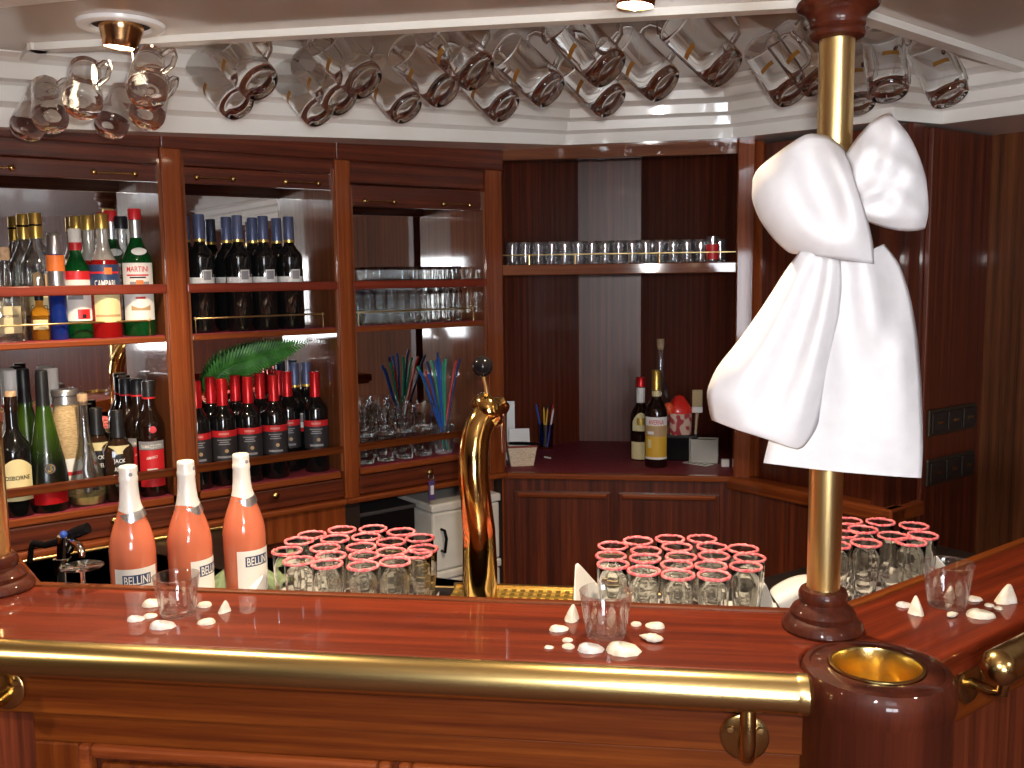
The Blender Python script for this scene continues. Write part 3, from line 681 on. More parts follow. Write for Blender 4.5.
t = bottle('miniature_bottle', '', 'bottle', bprof(.021, .115, .07, .009, .09), AMBER, capp(.0105, .1, .118), BLACK, labels=[(.0215, .028, .052, .9, LABEL_CREAM)])
place(t, 40, 315, 2.622, ZS1, 'small amber bottle in front of the gold-capped rum bottles')
t = bottle('vodka_bottle', '', 'bottle', bprof(.0215, .255, .19, .0165, .215), BLUEGLASS, capp(.0185, .215, .262, .0175), SILVER, labels=[(.0222, .172, .212, 1.3, ORANGE)], bands=[(.0220, .118, .172, SILVER), (.0222, .112, .118, BLACK)])
place(t, 57, 290, 2.622, ZS1, 'slim dark blue bottle with silver top and orange neck label')
t = bottle('blue_liqueur_bottle', '', 'bottle', bprof(.030, .20, .11, .0125, .15), BLUEGLASS, capp(.0142, .165, .205), SILVER)
place(t, 69, 315, 2.70, ZS1, 'bright blue bottle glimpsed behind the slim silver-topped one')
t = bottle('vermouth_bottle', '', 'bottle', bprof(.0375, .275, .16, .0135, .22), GREENGLASS, capp(.0155, .225, .28), WHITE, labels=[(.0381, .045, .165, 1.1, LABEL_WHITE), (.0384, .15, .172, 1.1, RED), (.0160, .225, .245, 1.4, RED)])
patch_cyl(.0385, .10, .135, .5, -.2).build('print', GREYP, t.children[2], smooth=180, fix=False); patch_cyl(.0385, .05, .075, .4, .3).build('print', RED, t.children[2], smooth=180, fix=False); patch_cyl(.0387, .052, .062, .12, .3).build('print', BLACK, t.children[2], smooth=180, fix=False)
place(t, 78, 290, 2.65, ZS1, 'green bottle with a white picture label under a red band, beside the slim blue bottle')
def bitter():
    t = thing('bitter_bottle', '', 'bottle'); R = .0375
    MB().lathe([(0, .004), (.03, .001), (R - .003, 0), (R, .004), (R, .178), (R - .003, .190), (.031, .2), (0, .2)], 36).build('body', REDSPIRIT, t, smooth=45)
    MB().lathe([(.031, .2), (.024, .212), (.0175, .228), (.0145, .25), (.014, .285), (.0155, .286), (.0155, .297), (0, .297)], 36).build('neck', pbr('clear_neck', (.8, .78, .7), .05, .6), t, smooth=45)
    MB().lathe(capp(.0165, .280, .318), 24).build('cap', GOLDFOIL, t, smooth=40)
    l1 = patch_cyl(R + .0005, .125, .188, 1.25).build('label', NAVY, t, smooth=180, fix=False)
    text_cyl('CAMPARI', .052, .017, R + .0010, .140).build('lettering', LABEL_WHITE, l1, fix=False)
    patch_cyl(R + .0009, .163, .180, .25, .25).build('print', ORANGE, l1, smooth=180, fix=False)
    patch_cyl(R + .0009, .165, .170, 1.1, 0).build('print', RED, l1, smooth=180, fix=False)
    l2 = patch_cyl(R + .0005, .040, .120, .95, .15).build('label', LABEL_CREAM, t, smooth=180, fix=False)
    patch_cyl(R + .0009, .054, .060, .9, .15).build('print', TAN, l2, smooth=180, fix=False)
    return t
t = bitter()
r1 = place(t, 105, 285, 2.625, ZS1, 'red bitter bottle with gold cap and dark label, front of three in line', 0); r1['group'] = 'gold-capped red bitter bottles'
for px, b, lab in ((91.5, 2.70, 'gold-capped red bitter bottle, second of three in line'), (80, 2.752, 'gold-capped red bitter bottle, rearmost of three in line')):
    p = cabp(px, 285, b, ZS1); dup(r1, p, face_cam(p), lab, 'gold-capped red bitter bottles')
def verm():
    R = .0405
    t = bottle('vermouth_bottle', '', 'bottle', bprof(R, .325, .185, .0140, .262), GREENGLASS, capp(.0165, .305, .334), RED,
        labels=[(.0160, .258, .304, PI * .99, SILVER), (R + .0005, .042, .192, 1.1, LABEL_WHITE)],
        texts=[('MARTINI', .056, .014, R + .0011, .176, RED)])
    lb = [c for c in t.children if c.name.startswith('label')][-1]
    for z, w, mt in ((.158, .7, RED), (.152, .5, BLACK)): patch_cyl(R + .0010, z, z + .004, w, 0, 8).build('print', mt, lb, smooth=180, fix=False)
    patch_cyl(R + .0010, .128, .147, .22, .1).build('print', ORANGE, lb, smooth=180, fix=False); patch_cyl(R + .0009, .126, .143, .6, .1).build('print', GREYP, lb, smooth=180, fix=False)
    patch_cyl(R + .0010, .068, .082, .6, .1, arch=-.008).build('print', TAN, lb, smooth=180, fix=False); patch_cyl(R + .0011, .098, .104, .3, .1).build('print', RED, lb, smooth=180, fix=False)
    MB().lathe([(0, .002), (.018, .0005), (.019, 0)], 24, Matrix.Translation((.006, -.030, .222)) @ Matrix.Rotation(math.radians(58), 4, 'X') @ Matrix.Diagonal((1, .62, 1, 1))).build('medallion', LABEL_WHITE, t)
    return t
r1 = place(verm(), 138, 280, 2.632, ZS1, 'green vermouth bottle with red cap and big white label, last on the upper shelf'); r1['group'] = 'green vermouth bottles'
p = cabp(114, 280, 2.735, ZS1); dup(r1, p, face_cam(p), 'green vermouth bottle with red cap, behind the bitter bottles', 'green vermouth bottles')
t = clearb('vodka_bottle', CLEARSPIRIT, .0375, .31, .18, .015, .25, cap=capp(.0175, .285, .318), capmat=BLACK)
place(t, 124, 280, 2.715, ZS1, 'clear spirit bottle with a black cap, behind the front vermouth')

# --- lower shelf of the left cabinet
t = bottle('sherry_bottle', '', 'bottle', bprof(.041, .285, .16, .0145, .225), WINEGLASS, capp(.0155, .262, .300), BROWNBOTTLE, labels=[(.0415, .042, .125, .95, LABEL_CREAM, dict(arch=.022, rows=2))], texts=[('OSBORNE', .060, .011, .0420, .100, BROWNBOTTLE)])
MB().lathe(capp(.013, .298, .312), 16).build('cork', CORK, t, smooth=40)
place(t, 14, 450, 2.628, ZS0, 'black bottle with an arched cream label at the left end of the lower shelf', .1)
cg = [(0, .004), (.035, .001), (.046, 0), (.0495, .004), (.0495, .06), (.048, .085), (.0430, .125), (.034, .17), (.026, .215), (.0195, .25), (.0160, .275), (.0145, .30), (.0140, .345), (0, .345)]
def cognac():
    t = bottle('cognac_bottle', '', 'bottle', cg, GREENDARK, [(0, .270), (.0172, .270), (.0156, .30), (.0152, .355), (.0140, .358), (0, .358)], BLACK, labels=[(.0500, .022, .062, 1.05, REDFOIL)], bands=[(.0500, .066, .068, GOLDFOIL)])
    s = MB(); s.lathe([(0, .0010), (.013, .0008), (.0135, 0)], 28, Matrix.Translation((.006, -.0462, .113)) @ Matrix.Rotation(math.radians(80), 4, 'X'))
    e = s.build('crest', BLACK, t)
    k = MB(); k.tube([(.006 + .0105 * math.cos(a), -.0479 + .0018 * math.sin(a), .113 + .0105 * math.sin(a)) for a in [i * 2 * PI / 24 for i in range(24)]], .0009, 6, closed=True)
    k.tube([(.001, -.0487, .109), (.006, -.0491, .106), (.010, -.0487, .112), (.007, -.0483, .118), (.012, -.0479, .121)], [.0012, .0022, .0024, .0016, .0006], 6)
    k.build('emblem', GOLDFOIL, e, smooth=60)
    return t
r1 = place(cognac(), 45.5, 440, 2.636, ZS0, 'tall dark green cognac bottle with gold crest and red base label, in front'); r1['group'] = 'tapering green cognac bottles'
p = cabp(27.5, 440, 2.728, ZS0); dup(r1, p, face_cam(p), 'tall green cognac bottle behind, showing only its neck and shoulder', 'tapering green cognac bottles')
def whitecap(): return bottle('rum_bottle', '', 'bottle', bprof(.034, .31, .16, .0155, .22), LABEL_WHITE, capp(.0175, .25, .355), LABEL_WHITE, bands=[(.0176, .252, .26, RED)])
r1 = place(whitecap(), 14.5, 420, 2.745, ZS0, 'white bottle behind the black sherry bottle'); r1['group'] = 'white bottles on the lower shelf'
p = cabp(54, 420, 2.735, ZS0); dup(r1, p, face_cam(p), 'white bottle between the front cognac bottle and the straw-wrapped one', 'white bottles on the lower shelf')
t = bottle('straw_wrapped_bottle', '', 'bottle', [(0, .003), (.034, 0), (.0365, .003), (.0365, .21), (.033, .235), (.030, .245), (.030, .262), (0, .262)], noise_col(pbr('straw', (.5, .35, .18), .7), (.4, .27, .12), (.62, .46, .26), 90, (1, 1, 5), bump=.5),
           [(0, .300), (.0320, .300), (.0345, .297), (.0345, .285), (.031, .282), (.033, .262), (0, .262)], SILVER, labels=[(.0372, .055, .12, 1, LABEL_WHITE), (.0374, .075, .085, 1, RED)])
place(t, 67, 430, 2.70, ZS0, 'straw-coloured bottle with a wide silver cap, behind the bulbous clear one')
t = bottle('grappa_bottle', '', 'bottle', [(0, .006), (.03, .001), (.040, 0), (.0435, .006), (.0445, .03), (.042, .06), (.034, .095), (.024, .13), (.017, .16), (.0125, .19), (.0115, .262), (.013, .263), (.013, .272), (0, .272)], CLEARSPIRIT, capp(.0125, .262, .290), CORK)
MB().lathe([(0, .004), (.039, .004), (.0415, .012), (.0420, .024), (0, .024)], 32).build('liquor', pbr('pale_gold_liquor', (.75, .55, .18), .05, 0, .5), t, smooth=45)
sp = MB(); sp.tube([(0, -.001, .03), (.005, .003, .06), (-.004, 0, .09), (.003, 0, .13), (0, 0, .2)], [.010, .013, .009, .006, .002], 10); sp.build('fruit_inset', SILVER, t, smooth=60)
MB().lathe([(.0122, .15), (.0128, .152), (.0128, .256), (.0122, .258)], 20).build('ribbon', REDFOIL, t, smooth=40) if False else None
place(t, 85.5, 450, 2.642, ZS0, 'bulb-shaped clear bottle with a long thin neck and a little gold liquor')
def whisky():
    t = bottle('whiskey_bottle', '', 'bottle', bprof(.0365, .235, .135, .0135, .172), pbr('whiskey', (.03, .014, .008), .06), [(0, .168), (.019, .168), (.0160, .195), (.0155, .198), (.0155, .238), (.014, .240), (0, .240)], BLACK, sq=(.15, 5),
        labels=[(.0378, .025, .125, .8, BLACK)], texts=[("JACK", .03, .014, .0388, .108, LABEL_WHITE), ("DANIEL'S", .042, .012, .0388, .088, LABEL_WHITE), ('WHISKEY', .036, .008, .0388, .045, LABEL_WHITE)])
    patch_cyl(.0376, .128, .150, .75).build('label', LABEL_CREAM, t, smooth=180, fix=False)
    return t
r1 = place(whisky(), 119, 450, 2.636, ZS0, 'square whiskey bottle with black label and black cap, front one, beside the red-labelled liqueur'); r1['group'] = 'black-labelled whiskey bottles'
p = cabp(97.5, 440, 2.725, ZS0); dup(r1, p, face_cam(p), 'square whiskey bottle with black cap, further back beside the bulbous clear bottle', 'black-labelled whiskey bottles')
def amaro():
    R = .0375
    t = bottle('amaro_bottle', '', 'bottle', bprof(R, .305, .185, .0150, .25), BROWNBOTTLE, capp(.0168, .268, .312), BLACK, bands=[(.0170, .264, .269, RED)],
        labels=[(R + .0005, .028, .128, .95, RED), (R + .0006, .129, .152, .95, GREYP)], texts=[('RAMAZZOTTI', .054, .010, R + .0011, .138, LABEL_WHITE)])
    text_cyl('AMARO', .03, .008, R + .0010, .108, 0, .15).build('lettering', LABEL_WHITE, t.children[2], fix=False)
    text_cyl('FELSINA', .034, .008, R + .0010, .095, 0, .15).build('lettering', LABEL_WHITE, t.children[2], fix=False) if False else None
    MB().lathe([(0, .0012), (.009, .001), (.0095, 0)], 20, Matrix.Translation((.006, -.0365, .183)) @ Matrix.Rotation(math.radians(88), 4, 'X')).build('seal', RED, t)
    patch_cyl(R + .0009, .06, .078, .35).build('print', LABEL_WHITE, t.children[2], smooth=180, fix=False)
    return t
r1 = place(amaro(), 151, 440, 2.636, ZS0, 'dark liqueur bottle with red label and red-ringed black cap, front of the line'); r1['group'] = 'red-labelled dark liqueur bottles'
for px, b, lab in ((140, 2.712, 'dark liqueur bottle with red-ringed black cap, second in the line'), (128.5, 2.752, 'dark liqueur bottle with red-ringed black cap, third in the line')):
    p = cabp(px, 440, b, ZS0); dup(r1, p, face_cam(p), lab, 'red-labelled dark liqueur bottles')

# --- bottles on the niche counter
R = .0395
t = bottle('amaro_bottle', '', 'bottle', bprof(R, .315, .19, .0150, .252), BROWNBOTTLE, capp(.0165, .268, .338), GOLDFOIL, labels=[(.0160, .205, .266, PI * .99, LABEL_CREAM), (R + .0005, .030, .178, 1.15, YELLOW), (R + .0008, .148, .178, 1.15, LABEL_WHITE), (R + .0008, .030, .038, 1.15, LABEL_WHITE)],
           texts=[('AVERNA', .056, .017, R + .0012, .160, RED)])
lb = [c for c in t.children if c.name.startswith('label')][1]
patch_cyl(R + .0010, .110, .146, 1.1, -.1).build('print', TAN, lb, smooth=180, fix=False); patch_cyl(R + .0012, .118, .128, .3, -.5).build('print', LABEL_WHITE, lb, smooth=180, fix=False); patch_cyl(R + .0012, .07, .10, .18, -.6).build('print', LABEL_CREAM, lb, smooth=180, fix=False)
patch_cyl(.0165, .215, .235, .7).build('print', RED, [c for c in t.children if c.name.startswith('label')][0], smooth=180, fix=False)
p = on_z(656, 466, NZ); t.location = p; t.rotation_euler = (0, 0, face_cam(p)); t['label'] = 'black bottle with a yellow and white label, foremost on the maroon niche counter'
R = .036
t = bottle('liqueur_bottle', '', 'bottle', bprof(R, .285, .16, .0145, .215), BROWNBOTTLE, capp(.0165, .265, .300), REDFOIL, labels=[(.0158, .205, .262, PI * .99, LABEL_WHITE), (R + .0005, .005, .068, 1.1, LABEL_CREAM), (R + .0005, .108, .140, .9, LABEL_CREAM, dict(arch=.035)), (R + .0009, .130, .155, .4, GOLDFOIL)])
p = on_z(640.5, 459, NZ); t.location = p; t.rotation_euler = (0, 0, face_cam(p)); t['label'] = 'dark bottle with red cap and cream labels, left of the yellow-labelled bottle'
t = bottle('spirit_bottle', '', 'bottle', bprof(.036, .385, .20, .0115, .28), CLEARSPIRIT, [(0, .378), (.010, .378), (.0135, .39), (.0145, .405), (.0145, .42), (0, .42)], CORK)
p = on_z(660, 447, NZ); t.location = p; t.rotation_euler = (0, 0, 0); t['label'] = 'tall clear bottle with a cork pourer, standing behind the yellow-labelled bottle'

# ================================================================== drinking glasses
def glassprof(ro, h, rb, wall=.0016, base=.006, curve=0, n=7):
    o = []; i_ = []
    for k in range(n + 1):
        f = k / n; r = rb + (ro - rb) * (f ** (1 + curve)); o.append((r, h * f))
    for k in range(n, -1, -1):
        f = k / n; z = base + (h - base) * f; fz = z / h; r = rb + (ro - rb) * (fz ** (1 + curve)) - wall; i_.append((r, z))
    o[0] = (rb - .001, 0)
    return [(0, 0.001), (rb * .7, .001)] + o + [(ro - wall * .5, h + .0006)] + i_ + [(0, base)]
# small straight glasses on the niche shelf
g0 = thing('shot_glass', '', 'glass'); MB().lathe(glassprof(.0215, .078, .0195, base=.012), 24, mod=lambda a, z, r: 1 + (.04 * math.cos(8 * a) if .003 < z < .06 else 0)).build('bowl', TGLASS, g0, smooth=60)
st = Stock(g0)
xs = NX0 + .03
for r_ in range(2):
    for i in range(16):
        x = xs + .0445 * i + (.022 if r_ else 0); y = NY + .048 + .05 * r_
        if r_ == 0 and i == 15: continue
        st.put((x, y, 1.668), 0, 'small clear glass in the %s row on the high niche shelf' % ('front' if r_ == 0 else 'back'), 'small glasses, %s row of the niche shelf' % ('front' if r_ == 0 else 'back'))
t = thing('shot_glass', 'small glass with a red print, last on the right of the niche shelf', 'glass', (xs + .0445 * 15 - .006, NY + .045, 1.668))
MB().lathe(glassprof(.0215, .086, .0195, base=.010), 24).build('bowl', TGLASS, t, smooth=50)
patch_cyl(.0222, .012, .06, 1.2, .1).build('print', RED, t, smooth=180, fix=False)
# stacked tumblers on the upper shelf of the glass cabinet
g0 = thing('stacking_tumbler', '', 'glass'); MB().lathe(glassprof(.0195, .100, .0165, base=.011, curve=.3), 24, mod=lambda a, z, r: 1 + (.05 * math.cos(8 * a) if z < .085 else 0)).build('bowl', GLASS, g0, smooth=60)
st = Stock(g0)
a0 = A0[2]
for r_ in range(3):
    b = FB + .040 + .044 * r_
    for i in range(10):
        a = a0 + .034 + i * .0405 + (.012 if r_ == 1 else 0)
        p = R45(a, b, ZS1); st.put(p, 0, 'clear tumbler standing on the glass cabinet upper shelf, %s row' % ('front', 'middle', 'back')[r_], 'lower layer of tumblers, %s row' % ('front', 'middle', 'back')[r_])
        if i >= 2:
            p = R45(a, b, ZS1 + .0915); st.put(p, .2, 'clear tumbler stacked on another on the upper shelf, %s row' % ('front', 'middle', 'back')[r_], 'stacked top tumblers, %s row' % ('front', 'middle', 'back')[r_], .86)
# waisted glass cups on the lower shelf
wp = [(0, .001), (.02, 0), (.027, .003), (.0285, .012), (.026, .03), (.0275, .05), (.033, .075), (.035, .086), (.0335, .0865), (.031, .074), (.0255, .05), (.024, .03), (.022, .014), (0, .012)]
g0 = thing('glass_cup', '', 'glass cup'); MB().lathe(wp, 40, mod=lambda a, z, r: 1 + .03 * math.cos(10 * a)).build('bowl', GLASS, g0, smooth=60)
MB().tube([(.031, 0, .070), (.045, 0, .072), (.052, 0, .055), (.046, 0, .036), (.027, 0, .028)], .0035, 8).build('handle', GLASS, g0, smooth=60)
st = Stock(g0)
for r_ in range(2):
    for i in range(4):
        a = a0 + .055 + i * .070 + r_ * .02; b = FB + .052 + .075 * r_
        st.put(R45(a, b, ZS0), 2.4 + .3 * i, 'clear glass cup standing on the lower shelf of the glass cabinet, %s row' % ('front', 'back')[r_], 'glass cups on the shelf, %s row' % ('front', 'back')[r_])
        if i < 4: st.put(R45(a + .004, b, ZS0 + .084), 2.0 + .5 * i, 'clear glass cup stacked on another cup on the lower shelf, %s row' % ('front', 'back')[r_], 'stacked top cups, %s row' % ('front', 'back')[r_])
# straw glass
sg = on_b(444, 450, FB + .06); sg.z = ZS0
t = thing('straw_glass', 'clear glass full of coloured straws, right end of the lower shelf', 'glass', sg); MB().lathe(glassprof(.036, .09, .031, base=.008), 28).build('bowl', TGLASS, t, smooth=50)
SC = {'blue': pbr('blue_straw', (.02, .10, .42), .35), 'green': pbr('green_straw', (.01, .28, .16), .35), 'red': pbr('red_straw', (.45, .03, .03), .35), 'navy': pbr('navy_straw', (.02, .03, .12), .35)}
for i, (c, ax, ay, h, an) in enumerate([('blue', -.33, .05, .235, 'leaning furthest left'), ('green', -.28, .2, .245, 'behind the leftmost blue one'), ('red', -.22, .15, .225, 'on the left side'), ('navy', -.18, .05, .25, 'left of the middle'), ('blue', -.10, -.02, .25, 'front middle'),
        ('green', -.06, .18, .25, 'back middle'), ('blue', -.02, .0, .255, 'tall, in the middle'), ('navy', .02, .16, .27, 'tallest, at the back'), ('green', .06, .05, .25, 'right of the middle'), ('green', .12, .14, .245, 'behind, right of the middle'),
        ('red', .26, .06, .25, 'leaning right'), ('navy', .33, .10, .26, 'leaning furthest right'), ('blue', -.25, -.04, .22, 'short, in front on the left')]):
    f0 = Vector((-ax * .05 + (i % 3 - 1) * .004, -ay * .05, .0095)); d = Vector((ax, ay, 1)).normalized()
    s = MB(); s.tube([(0, 0, 0), d * (h * 1.2 - .03)], .0042, 8); s.tube([d * (h * 1.2 - .03), d * h * 1.2 + Vector((.004 * (1 if ax > 0 else -1), 0, 0))], .0046, 8)
    o = s.build('drinking_straw', SC[c], loc=sg + Matrix.Rotation(PI / 4, 3, 'Z') @ f0, rotz=PI / 4, smooth=60)
    tag(o, '%s drinking straw in the straw glass, %s' % (c, an), 'straw', 'straws in the glass')
# sugar-rimmed flutes
def mod(a, z, r):
    if z < .012 or z > .082: return 1
    return 1 + .07 * (abs(math.cos(4 * a)) - .5)
fp = [(0, .001), (.016, .001), (.0205, 0), (.0215, .004), (.0175, .012), (.019, .03), (.022, .055), (.0255, .082), (.0275, .11), (.0288, .138), (.0292, .1395), (.0275, .1385), (.0262, .11), (.0242, .082), (.0200, .055), (.0165, .034), (.010, .026), (0, .025)]
g0 = thing('flute_glass', '', 'glass'); MB().lathe(fp, 32, mod=mod).build('bowl', GLASS, g0, smooth=60)
rim = MB(); q = []; rj = random.Random(3)
q = [(.0284 * math.cos(a), .0284 * math.sin(a), .1385 + rj.uniform(-.0008, .0008)) for a in [i * 2 * PI / 40 for i in range(40)]]
rim.tube(q, [.0027 + rj.uniform(-.0005, .0006) for _ in q], 8, closed=True); rim.build('sugar_rim', PINK, g0, smooth=60)
st = Stock(g0)
def rims(lst, zr, lab, grp):
    for px, py in lst:
        p = on_z(px, py, zr); p.z = WT + .006; st.put(p, rnd.uniform(0, 6), lab, grp)
ZR = WT + .006 + .1385
rims([(288, 549), (300, 560), (312, 544), (320, 531) , (328, 543), (341, 529), (324, 552), (372, 528), (398, 531), (365, 536), (391, 541), (420, 537), (425, 545), (359, 546), (389, 549), (330, 563), (363, 555), (395, 560), (417, 553), (362, 566), (327, 571)] if False else
     [(287, 551), (299, 561), (312, 535), (342, 530), (373, 529), (401, 532), (299, 541), (335, 539), (366, 537), (391, 542), (420, 538), (325, 548), (361, 547), (423, 549), (331, 556), (364, 556), (391, 552), (417, 554), (327, 564), (363, 566), (395, 562)], ZR,
     'flute glass with pink sugar rim, in the cluster beside the peach bottles', 'pink-rimmed flutes beside the peach bottles')
rims([(613, 546), (638, 541), (670, 539), (702, 539), (611, 556), (646, 551), (677, 547), (712, 547), (743, 549), (613, 564.5), (645, 558.5), (681, 557), (714, 556), (750, 558), (644, 571), (677, 565), (711, 566), (746, 566.5), (678, 575), (714, 575.5)], ZR,
     'flute glass with pink sugar rim, in the cluster behind the middle tumbler', 'pink-rimmed flutes behind the middle tumbler')
rims([(848, 521), (880.5, 522), (914, 526), (843, 534), (863, 529.5), (893, 536), (923, 535.5), (866, 543), (911, 542), (835, 545)], ZR,
     'flute glass with pink sugar rim, in the cluster behind the brass pole', 'pink-rimmed flutes behind the brass pole')
# white paper mats under the flutes
def mat_(name, lab, pts, z=WT):
    m = MB(); m.prism(pts, 0, .003); o = m.build(name, PAPER, loc=(0, 0, z), bevel=0); tag(o, lab, 'napkin', 'white paper under the flutes'); return o
mat_('paper_napkin', 'white paper under the left cluster of flutes', [(-.84, 1.60), (-.36, 1.58), (-.33, 1.93), (-.76, 1.99), (-.86, 1.86)])
mat_('paper_napkin', 'white paper under the middle cluster of flutes', [(-.14, 1.58), (.26, 1.58), (.27, 1.98), (-.12, 1.98)])
mat_('paper_napkin', 'white paper under the right cluster of flutes, behind the pole', [(.30, 1.70), (.40, 1.72), (.72, 2.06), (.56, 2.24), (.32, 1.98)])
# upturned corners of the paper
def leaf_sheet(name, rows, mat, lab, cat, grp=None, th=.0008, sub=2):
    k = len(rows[0]); vs = [tuple(p) for r in rows for p in r]; fs = []
    for i in range(len(rows) - 1):
        for j in range(k - 1): fs.append((i * k + j, i * k + j + 1, (i + 1) * k + j + 1, (i + 1) * k + j))
    c = sum((Vector(v) for v in vs), Vector()) / len(vs); c.z = min(v[2] for v in vs)
    o = MB().add([tuple(Vector(v) - c) for v in vs], fs).build(name, mat, loc=c, smooth=180, sub=sub, solid=th)
    if lab: tag(o, lab, cat, grp)
    return o
def bent(corner, flat, tipz, lab):
    (ax, ay), (bx, by), (cx, cy) = corner, flat[0], flat[1]
    rows = []
    for i in range(5):
        f = i / 4; rows.append([])
        for j in range(4):
            g = j / 3; x = bx + (cx - bx) * g; y = by + (cy - by) * g
            rows[-1].append((x + (ax - x) * f * .95, y + (ay - y) * f * .95, WT + .004 + tipz * f ** 1.3))
    leaf_sheet('napkin_corner', rows, PAPER, lab, 'napkin', 'white paper corners standing up')
p = on_z(578, 563, WT + .13); bent((p.x - .005, p.y), [(-.13, 1.62), (-.04, 1.94)], .125, 'white paper corner standing up left of the middle cluster of flutes')
p = on_z(765, 575, WT + .10); bent((p.x, p.y), [(.19, 1.96), (.27, 1.60)], .08, 'white paper corner standing up right of the middle cluster of flutes')
p = on_z(266, 573, WT + .075); bent((p.x, p.y), [(-.86, 1.66), (-.78, 1.60)], .07, 'white paper corner standing up left of the left cluster of flutes')
p = on_z(440, 592, WT + .03); bent((p.x, p.y), [(-.42, 1.80), (-.44, 1.62)], .03, 'white paper corner curling up right of the left cluster of flutes')
p = on_z(930, 548, WT + .10); bent((p.x, p.y), [(.55, 2.20), (.70, 2.03)], .09, 'white paper corner standing up right of the right cluster of flutes')
rows = []
for (x0, y0, h0), (x1, y1, h1) in (((768, 590, .045), (812, 574, .065)), ((772, 596, .055), (816, 580, .075)), ((778, 604, .045), (820, 592, .06)), ((784, 614, .02), (824, 604, .03)), ((790, 622, .004), (828, 614, .006))):
    a_, b_ = on_z(x0, y0, WT + h0), on_z(x1, y1, WT + h1)
    rows.append([a_ + (b_ - a_) * (k / 4) + Vector((0, 0, .010 * math.sin(PI * k / 4))) for k in range(5)])
leaf_sheet('napkin_corner', rows, PAPER, 'white paper sheet curling up just behind the foot of the brass pole', 'napkin', 'white paper corners standing up')

# tumblers on the bar
g0 = thing('rocks_glass', '', 'glass')
tp = [(r * 1.14, z) for r, z in [(0, .0015), (.02, .0015), (.0245, 0), (.026, .002), (.0272, .012), (.0345, .068), (.0352, .0695), (.0345, .0705), (.0330, .0695), (.0322, .066), (.0252, .013), (.022, .010), (0, .0095)]]
MB().lathe(tp, 40, mod=lambda a, z, r: 1 + (.014 * math.cos(10 * a) * min(1, (z - .004) / .02) * (1 if z < .05 else .2) if z > .004 else 0)).build('bowl', TUMBLER, g0, smooth=60)
st = Stock(g0)
for px, py, lab in ((178, 614, 'clear tumbler among the shells at the left of the bar'), (606, 636, 'clear tumbler among the shells in the middle of the bar'), (947, 605, 'clear tumbler among the shells on the right wing of the bar')):
    p = on_z(px, py, BZ); st.put(p, rnd.uniform(0, 3), lab, 'tumblers on the bar top', .93 if px == 178 else 1)

# ================================================================== shells
def clam(seed):
    r = random.Random(seed); m = MB(); vs = []; fs = []; n, k = 20, 8
    el = r.uniform(.7, .9)
    for i in range(k + 1):
        f = .04 + .96 * i / k
        for j in range(n):
            a = 2 * PI * j / n; rr_ = f * (1 + .22 * math.cos(a)) * (1 + .035 * math.cos(10 * a) * f) * (1 + r.uniform(-.01, .01))
            vs.append((rr_ * math.cos(a), el * rr_ * math.sin(a), .50 * math.sqrt(max(0, 1 - f ** 2.2)) * (1 - .22 * math.cos(a)) * (1 + r.uniform(-.02, .02))))
    for i in range(k):
        for j in range(n): fs.append((i * n + j, i * n + (j + 1) % n, (i + 1) * n + (j + 1) % n, (i + 1) * n + j))
    vs.append((0, 0, .6)); c = len(vs) - 1
    o = len(vs); 
    for j in range(n): fs.append((j, (j + 1) % n, c)) if False else None
    fs.append(tuple(range(n)))
    fs.append(tuple(k * n + j for j in range(n - 1, -1, -1)))
    return m.add(vs[:-1], fs)
def cone(seed):
    r = random.Random(seed); m = MB(); vs = []; fs = []; n, k = 18, 7
    for i in range(k + 1):
        f = i / k
        for j in range(n):
            a = 2 * PI * j / n; q = (.10 + f * .90) ** .85 * (1 + .07 * math.cos(7 * a) * f + .12 * math.cos(3 * a + 1)); q *= 1 + r.uniform(-.03, .03)
            vs.append((q * math.cos(a) + .3 * (1 - f), .7 * q * math.sin(a), 1.35 * (1 - f ** 1.15)))
    for i in range(k):
        for j in range(n): fs.append((i * n + j, i * n + (j + 1) % n, (i + 1) * n + (j + 1) % n, (i + 1) * n + j))
    fs.append(tuple(range(n))); fs.append(tuple(k * n + j for j in range(n - 1, -1, -1)))
    return m.add(vs, fs)
def whelk(seed):
    r = random.Random(seed); m = MB(); pts = []; rad = []
    for i in range(15):
        f = i / 14; pts.append((-1 + 2 * f + .05 * math.sin(5 * f), .1 * math.sin(4 * f), .33)); rad.append(.05 + .42 * math.sin(PI * f ** .75) * (1 + .10 * math.sin(26 * f)))
    rad[0] = rad[-1] = .03
    m.tube(pts, rad, 14); m.v = [(x, y, max(0, z * .8 + .06)) for x, y, z in m.v]; return m
KIND = {'c': clam, 'k': cone, 'w': whelk}
def shells(lst, where, grp):
    for i, (px, py, kd, w, rot, mt, lab) in enumerate(lst):
        p = on_z(px, py, BZ); d = (p - CAM).dot(FW); s = w * d / FPX / 2
        m = KIND[kd](px * 7 + i); sh_ = {'c': 1.0, 'k': 1.0, 'w': .95}[kd]
        m.v = [(x * s * sh_, y * s * sh_, z * s * sh_ * (.9 if kd != 'k' else 1.15)) for x, y, z in m.v]
        o = m.build('seashell', mt, loc=(p.x, p.y, BZ + .0003), rotz=rot, smooth=60)
        tag(o, lab + ', ' + where, 'seashell', grp)
